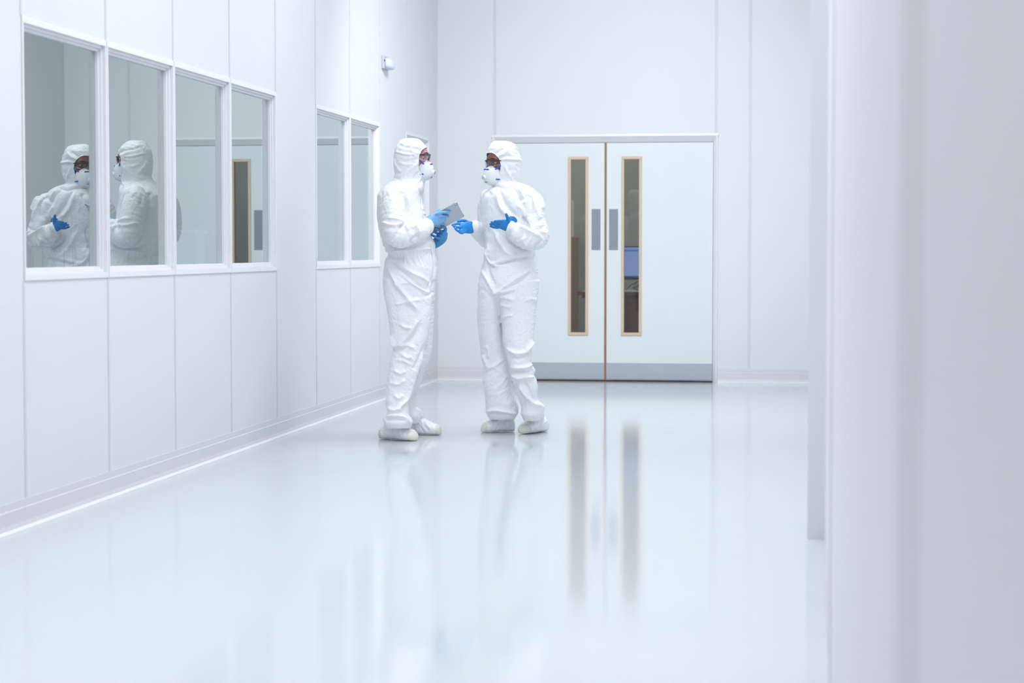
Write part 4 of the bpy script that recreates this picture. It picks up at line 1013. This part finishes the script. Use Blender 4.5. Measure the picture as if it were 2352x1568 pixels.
lines2 = [
    ([(1128, 427), (1145, 427), (1160, 431), (1175, 428), (1186, 424)], 2.5, -.007),
    ([(1158, 378), (1164, 392), (1174, 407), (1184, 415)], 2.5, .005), ([(1184, 415), (1176, 411), (1168, 404)], 3, -.004),
    ([(1150, 366), (1165, 365), (1180, 366), (1195, 367)], 2.2, .005), ([(1155, 372), (1172, 370), (1190, 371)], 2, -.005), ([(1143, 360), (1155, 353), (1168, 343)], 2.2, .005), ([(1147, 363), (1160, 359), (1172, 356)], 1.8, -.005), ([(1137, 356), (1147, 347), (1156, 342)], 2, -.004),
    ([(1128, 440), (1121, 455), (1112, 480), (1108, 500)], 3.5, -.006), ([(1146, 437), (1158, 460), (1172, 480), (1190, 500)], 4, -.008), ([(1142, 440), (1147, 470), (1160, 490), (1172, 495)], 5, .008), ([(1178, 432), (1190, 445), (1198, 465)], 4, -.008), ([(1190, 432), (1200, 450), (1204, 470)], 4, .006),
    ([(1215, 445), (1206, 455), (1196, 462)], 3, -.006), ([(1216, 448), (1222, 470), (1215, 500)], 4, -.006), ([(1236, 445), (1244, 465), (1248, 480)], 3, .007), ([(1200, 496), (1208, 510), (1216, 526)], 2.2, -.012), ([(1188, 470), (1200, 485), (1206, 500)], 4, .006), ([(1222, 450), (1232, 480), (1240, 505)], 4, .007),
    ([(1215, 527), (1228, 524), (1238, 524), (1248, 520)], 2.2, -.010), ([(1190, 520), (1205, 528), (1225, 538), (1238, 546)], 3.5, .010), ([(1226, 530), (1235, 540), (1237, 552)], 3, .009), ([(1232, 526), (1242, 532), (1252, 536)], 3, .006), ([(1245, 548), (1236, 560), (1228, 568)], 4, -.006), ([(1197, 545), (1205, 558), (1212, 563)], 4, .006),
    ([(1164, 540), (1168, 552), (1178, 560), (1200, 570), (1230, 573)], 2.5, -.010),
    ([(1118, 520), (1121, 540), (1118, 560)], 2.5, -.006), ([(1124, 535), (1122, 560), (1125, 580)], 4, .005), ([(1140, 535), (1150, 560), (1165, 580), (1188, 588)], 6, .009), ([(1118, 570), (1122, 595), (1133, 608), (1150, 611)], 4, .010), ([(1115, 592), (1124, 606), (1136, 614)], 2.5, -.009), ([(1130, 612), (1150, 606), (1178, 599), (1205, 594), (1228, 589)], 2.6, -.010), ([(1128, 606), (1150, 600), (1178, 593)], 4, .006), ([(1120, 585), (1128, 600), (1140, 596)], 3, -.006),
    ([(1118, 600), (1124, 625), (1132, 645), (1136, 656)], 2.5, -.008), ([(1107, 620), (1118, 640), (1128, 658), (1142, 680)], 3.5, .006), ([(1215, 620), (1195, 635), (1170, 652), (1145, 668), (1131, 674)], 3.5, .007), ([(1220, 625), (1200, 645), (1170, 660)], 3, -.006), ([(1145, 670), (1165, 668), (1185, 665)], 3, .006), ([(1146, 682), (1162, 684), (1182, 690)], 3.5, .006), ([(1150, 700), (1165, 704), (1175, 706)], 3, .005), ([(1195, 640), (1175, 650), (1150, 668)], 2.5, -.005),
    ([(1131, 674), (1140, 690), (1145, 697), (1152, 730), (1154, 770), (1158, 800), (1170, 845), (1175, 870)], 2.2, -.003),
    ([(1154, 728), (1165, 726), (1176, 724)], 2.5, .005), ([(1208, 690), (1220, 686), (1232, 690)], 3, .005), ([(1165, 800), (1185, 811), (1205, 808), (1220, 790), (1226, 782)], 3.5, .010), ([(1168, 815), (1190, 822), (1215, 812)], 4, -.006), ([(1172, 842), (1195, 844), (1212, 842), (1221, 834)], 3.5, .010), ([(1175, 858), (1190, 868), (1208, 866), (1226, 866)], 3.5, .009), ([(1178, 852), (1200, 854), (1224, 852)], 3.5, -.007), ([(1190, 880), (1205, 905), (1225, 925), (1245, 935)], 4, .008), ([(1200, 875), (1215, 895), (1235, 925)], 4, -.007), ([(1185, 880), (1196, 905), (1204, 935)], 4, -.005),
    ([(1117, 792), (1122, 805), (1123, 825)], 2.5, .007), ([(1108, 815), (1116, 830), (1122, 845)], 3, .006), ([(1120, 848), (1140, 838), (1155, 826)], 3, .004), ([(1130, 840), (1150, 855), (1165, 870)], 3, .004), ([(1118, 945), (1140, 942), (1165, 946), (1183, 950)], 3, .008), ([(1122, 950), (1145, 950), (1175, 953)], 2.5, -.006)]
g2 = [('hood', s_h, hood_w), ('torso', s_t, wom_torso), ('leg', s_n, leg_prm_w), ('leg', s_f, leg_prm_w), ('arm', s_r, arm_prm(armR, f2, 4)), ('arm', s_l, arm_prm(armL, f2, 5))]
cov2 = coverall('coverall', f2, h2, g2, wom, lines2, 8.4)
for pts in ([(1146, 425), (1160, 430), (1175, 427.5), (1186, 423)], [(1140, 432), (1140, 455), (1143, 480), (1146, 490)], [(1192, 434), (1203, 452), (1210, 475)], [(1122, 440), (1113, 460), (1110, 480)],
            [(1132, 612), (1150, 607), (1178, 600), (1205, 594), (1226, 590)]):
    seam(cov2, pts, .0018, cov2)
bp = head_parts(h2, True)
bp.append(tube([h2(-.02, 0, -.05), h2(-.025, 0, -.10), f2.P(1164, 425, 0), f2.P(1168, 450, 0)], [.054, .052, .058, .08], [.054, .052, .06, .09], n=24)[0])
bp.append(slices(f2, torso[4:], sc=.64)[0]); bp.append(slices(f2, legN[:-2], sc=.54)[0]); bp.append(slices(f2, legF[:-2], sc=.54)[0])
bp.append(limb(f2, armR, sc=.42)[0]); bp.append(limb(f2, armL, sc=.42)[0])
v, f = remesh(bp, .0055, 3, 0.4); v = head_carve(h2, v, f); mk('body', v, f, M_skin2, wom)
eyes(h2, wom, 0.15); respirator(h2, wom, None); glasses(h2, wom, M_black)
# her right hand, palm up, reaching out
w = -.02
parts = [tube([f2.P(1096, 522, .02), f2.P(1089, 521.5, -.02), f2.P(1080, 522, -.05), f2.P(1070, 522.5, -.075), f2.P(1063, 523, -.09)], [.028, .034, .038, .036, .028], [.020, .020, .019, .017, .014], n=24)[0]]
parts.append(finger(f2, [(1070, 516, -.07), (1060, 514, -.085), (1049, 513.5, -.10), (1039.5, 516.5, -.115)], .0088))
parts.append(finger(f2, [(1068, 521, -.08), (1058, 522, -.10), (1049, 521.5, -.125), (1042, 519.5, -.135)], .0088))
parts.append(finger(f2, [(1068, 526, -.09), (1059, 530, -.11), (1051, 529.5, -.135), (1045.5, 524.5, -.142)], .0086))
parts.append(finger(f2, [(1070, 530, -.09), (1062, 535, -.11), (1056, 533.5, -.13), (1053, 529, -.14)], .0080))
parts.append(finger(f2, [(1079, 513, -.03), (1070, 507.5, -.03), (1060, 506.5, -.05), (1052, 508.5, -.07)], .0095))
parts.append(ellipsoid(f2.P(1076, 515, -.055), (Rv*.026, Fh*.014, UP*.013), 10))
glove(f2, parts, mat('nitrile_bright_blue', (0.015, 0.25, 0.68), 0.42, var=0.08, vscale=60, bump=0.2, bscale=150), wom, 'blue glove held out palm up')
# her left hand in front of the body, thumb up
parts = [tube([f2.P(1178, 522, -.24), f2.P(1171, 520, -.25), f2.P(1163, 517.5, -.262), f2.P(1154, 515.5, -.27), f2.P(1148, 515, -.272)], [.024, .030, .034, .031, .026], [.019, .018, .016, .014, .012], n=24)[0]]
parts.append(finger(f2, [(1156, 509.5, -.272), (1150, 507.5, -.285), (1143, 507.6, -.298), (1137.5, 507.6, -.303)], .0082))
parts.append(finger(f2, [(1154, 513, -.275), (1145, 512.4, -.288), (1135.5, 511.0, -.297), (1129, 510.2, -.30)], .0080))
parts.append(finger(f2, [(1152, 517, -.275), (1143, 517.4, -.283), (1134, 516, -.288), (1126, 514.6, -.288)], .0078))
parts.append(finger(f2, [(1152, 521, -.27), (1143, 523, -.275), (1135, 522.2, -.276), (1126.5, 519.4, -.274)], .0074))
parts.append(finger(f2, [(1168, 514, -.262), (1167, 506, -.27), (1165, 498, -.275), (1162.8, 492, -.278)], .0098))
gl2 = glove(f2, parts, M_glove2, wom, 'blue glove held flat in front of the chest, thumb up')
# flared cuff of that glove standing off behind the wrist
def fnc(a, b):
    P0 = catmull([f2.P(1167, 501, -.225), f2.P(1172, 497.5, -.225), f2.P(1181, 498, -.22), f2.P(1187, 505, -.215), f2.P(1187, 509, -.215)], 6)
    P1 = catmull([f2.P(1168, 514, -.235), f2.P(1170, 513, -.235), f2.P(1174, 512, -.232), f2.P(1178, 513, -.228), f2.P(1180, 515, -.225)], 6)
    k = a*(len(P0)-1); i0 = min(int(k), len(P0)-2); w_ = k-i0
    A0 = P0[i0]*(1-w_)+P0[i0+1]*w_; A1 = P1[i0]*(1-w_)+P1[i0+1]*w_
    return A0*(1-b)+A1*b-Fh*0.006*math.sin(PI*a), -Fh
v, f = polar_patch(fnc, 17, 6, .0012); mk('cuff', v, f, M_glove2, gl2)
v, f = tube([fnc(a, 0)[0] for a in np.linspace(0.05, 1, 14)], .0018, sub=1, n=8)[0]; tag(mk('cuff_rim', v, f, M_cuffrim, gl2), 'purple rolled rim of the glove cuff')
shoe(f2, floor_pt(1181, 990.5), floor_pt(1105.5, 992.5), [(0, .02, .04), (.05, .042, .085), (.16, .05, .105), (.3, .054, .115), (.45, .054, .105), (.6, .054, .088), (.75, .054, .074), (.88, .05, .062), (.96, .04, .045), (1.0, .02, .025)],
     [(1158, 972, .05, 23, .058), (1157, 962, .05, 25, .062), (1156, 948, .05, 24, .06)], wom, 2.2)
shoe(f2, floor_pt(1251, 990), floor_pt(1199, 996.5), [(0, .02, .03), (.05, .042, .07), (.16, .05, .095), (.3, .053, .11), (.45, .052, .102), (.6, .052, .085), (.75, .053, .07), (.88, .05, .058), (.96, .04, .045), (1.0, .02, .025)],
     [(1228, 975, -.05, 21, .055), (1227, 963, -.05, 22, .058), (1224, 948, -.05, 20, .055)], wom, 9.9)

# ------------------------------------------------------------------ light
def area(name, loc, sx, sy, power, color, rot=(0, 0, 0), spread=PI):
    L = bpy.data.lights.new(name, 'AREA'); L.shape = 'RECTANGLE'; L.size = sx; L.size_y = sy; L.energy = power; L.color = color; L.spread = spread
    o = bpy.data.objects.new(name, L); C.objects.link(o); o.location = loc; o.rotation_euler = rot; return o
COOL = (0.94, 0.965, 1.0)
for y, pw in ((-2.4, 10), (0.4, 15), (3.4, 25.5), (6.2, 29), (9.0, 29), (11.8, 29), (13.2, 34)):
    for x in ((-1.8, -0.85) if y < 13 else (-1.6, -1.0)):
        area('ceiling_and_added_light', (x, y, ZC-0.02 if y < 13 else ZC-0.45), 0.6, 1.5 if y < 13 else 0.6, pw, COOL, (0 if y < 13 else math.radians(42), 0, 0), 2.7 if y < 13 else 2.4)   # last pair is added, tilted below the ceiling to brighten the end wall
for y in (2, 8, 14): area('lab_light', (-5.2, y, ZC-0.05), 1.2, 2.5, 14, (0.92, 1.0, 0.97))
area('office_light', (-1.2, YE+2.0, ZC-0.05), 1.2, 1.2, 60, (1.0, 0.97, 0.92))

w_ = bpy.data.worlds.new('world'); bpy.context.scene.world = w_; w_.use_nodes = True
w_.node_tree.nodes['Background'].inputs[0].default_value = (0.8, 0.88, 1, 1); w_.node_tree.nodes['Background'].inputs[1].default_value = 0.2

# ------------------------------------------------------------------ camera and view
cd = bpy.data.cameras.new('camera'); cam = bpy.data.objects.new('camera', cd); C.objects.link(cam)
cam.location = tuple(CAM); cam.rotation_euler = (PI/2-PITCH, 0, YAW)
cd.sensor_width = 36; cd.lens = FPX/W*36; cd.clip_start = 0.05
cd.dof.use_dof = True; cd.dof.focus_distance = 12.0; cd.dof.aperture_fstop = 2.8
sc = bpy.context.scene; sc.camera = cam
sc.view_settings.view_transform = 'Standard'; sc.view_settings.look = 'None'; sc.view_settings.gamma = 1.0; sc.view_settings.use_curve_mapping = False
sc.view_settings.exposure = 0.0
sc.cycles.adaptive_threshold = 0.07; sc.cycles.max_bounces = 8; sc.cycles.diffuse_bounces = 5; sc.cycles.glossy_bounces = 4; sc.cycles.transparent_max_bounces = 12
for o in bpy.data.objects:
    for k in ('_abs', '_skin'):
        if k in o: del o[k]
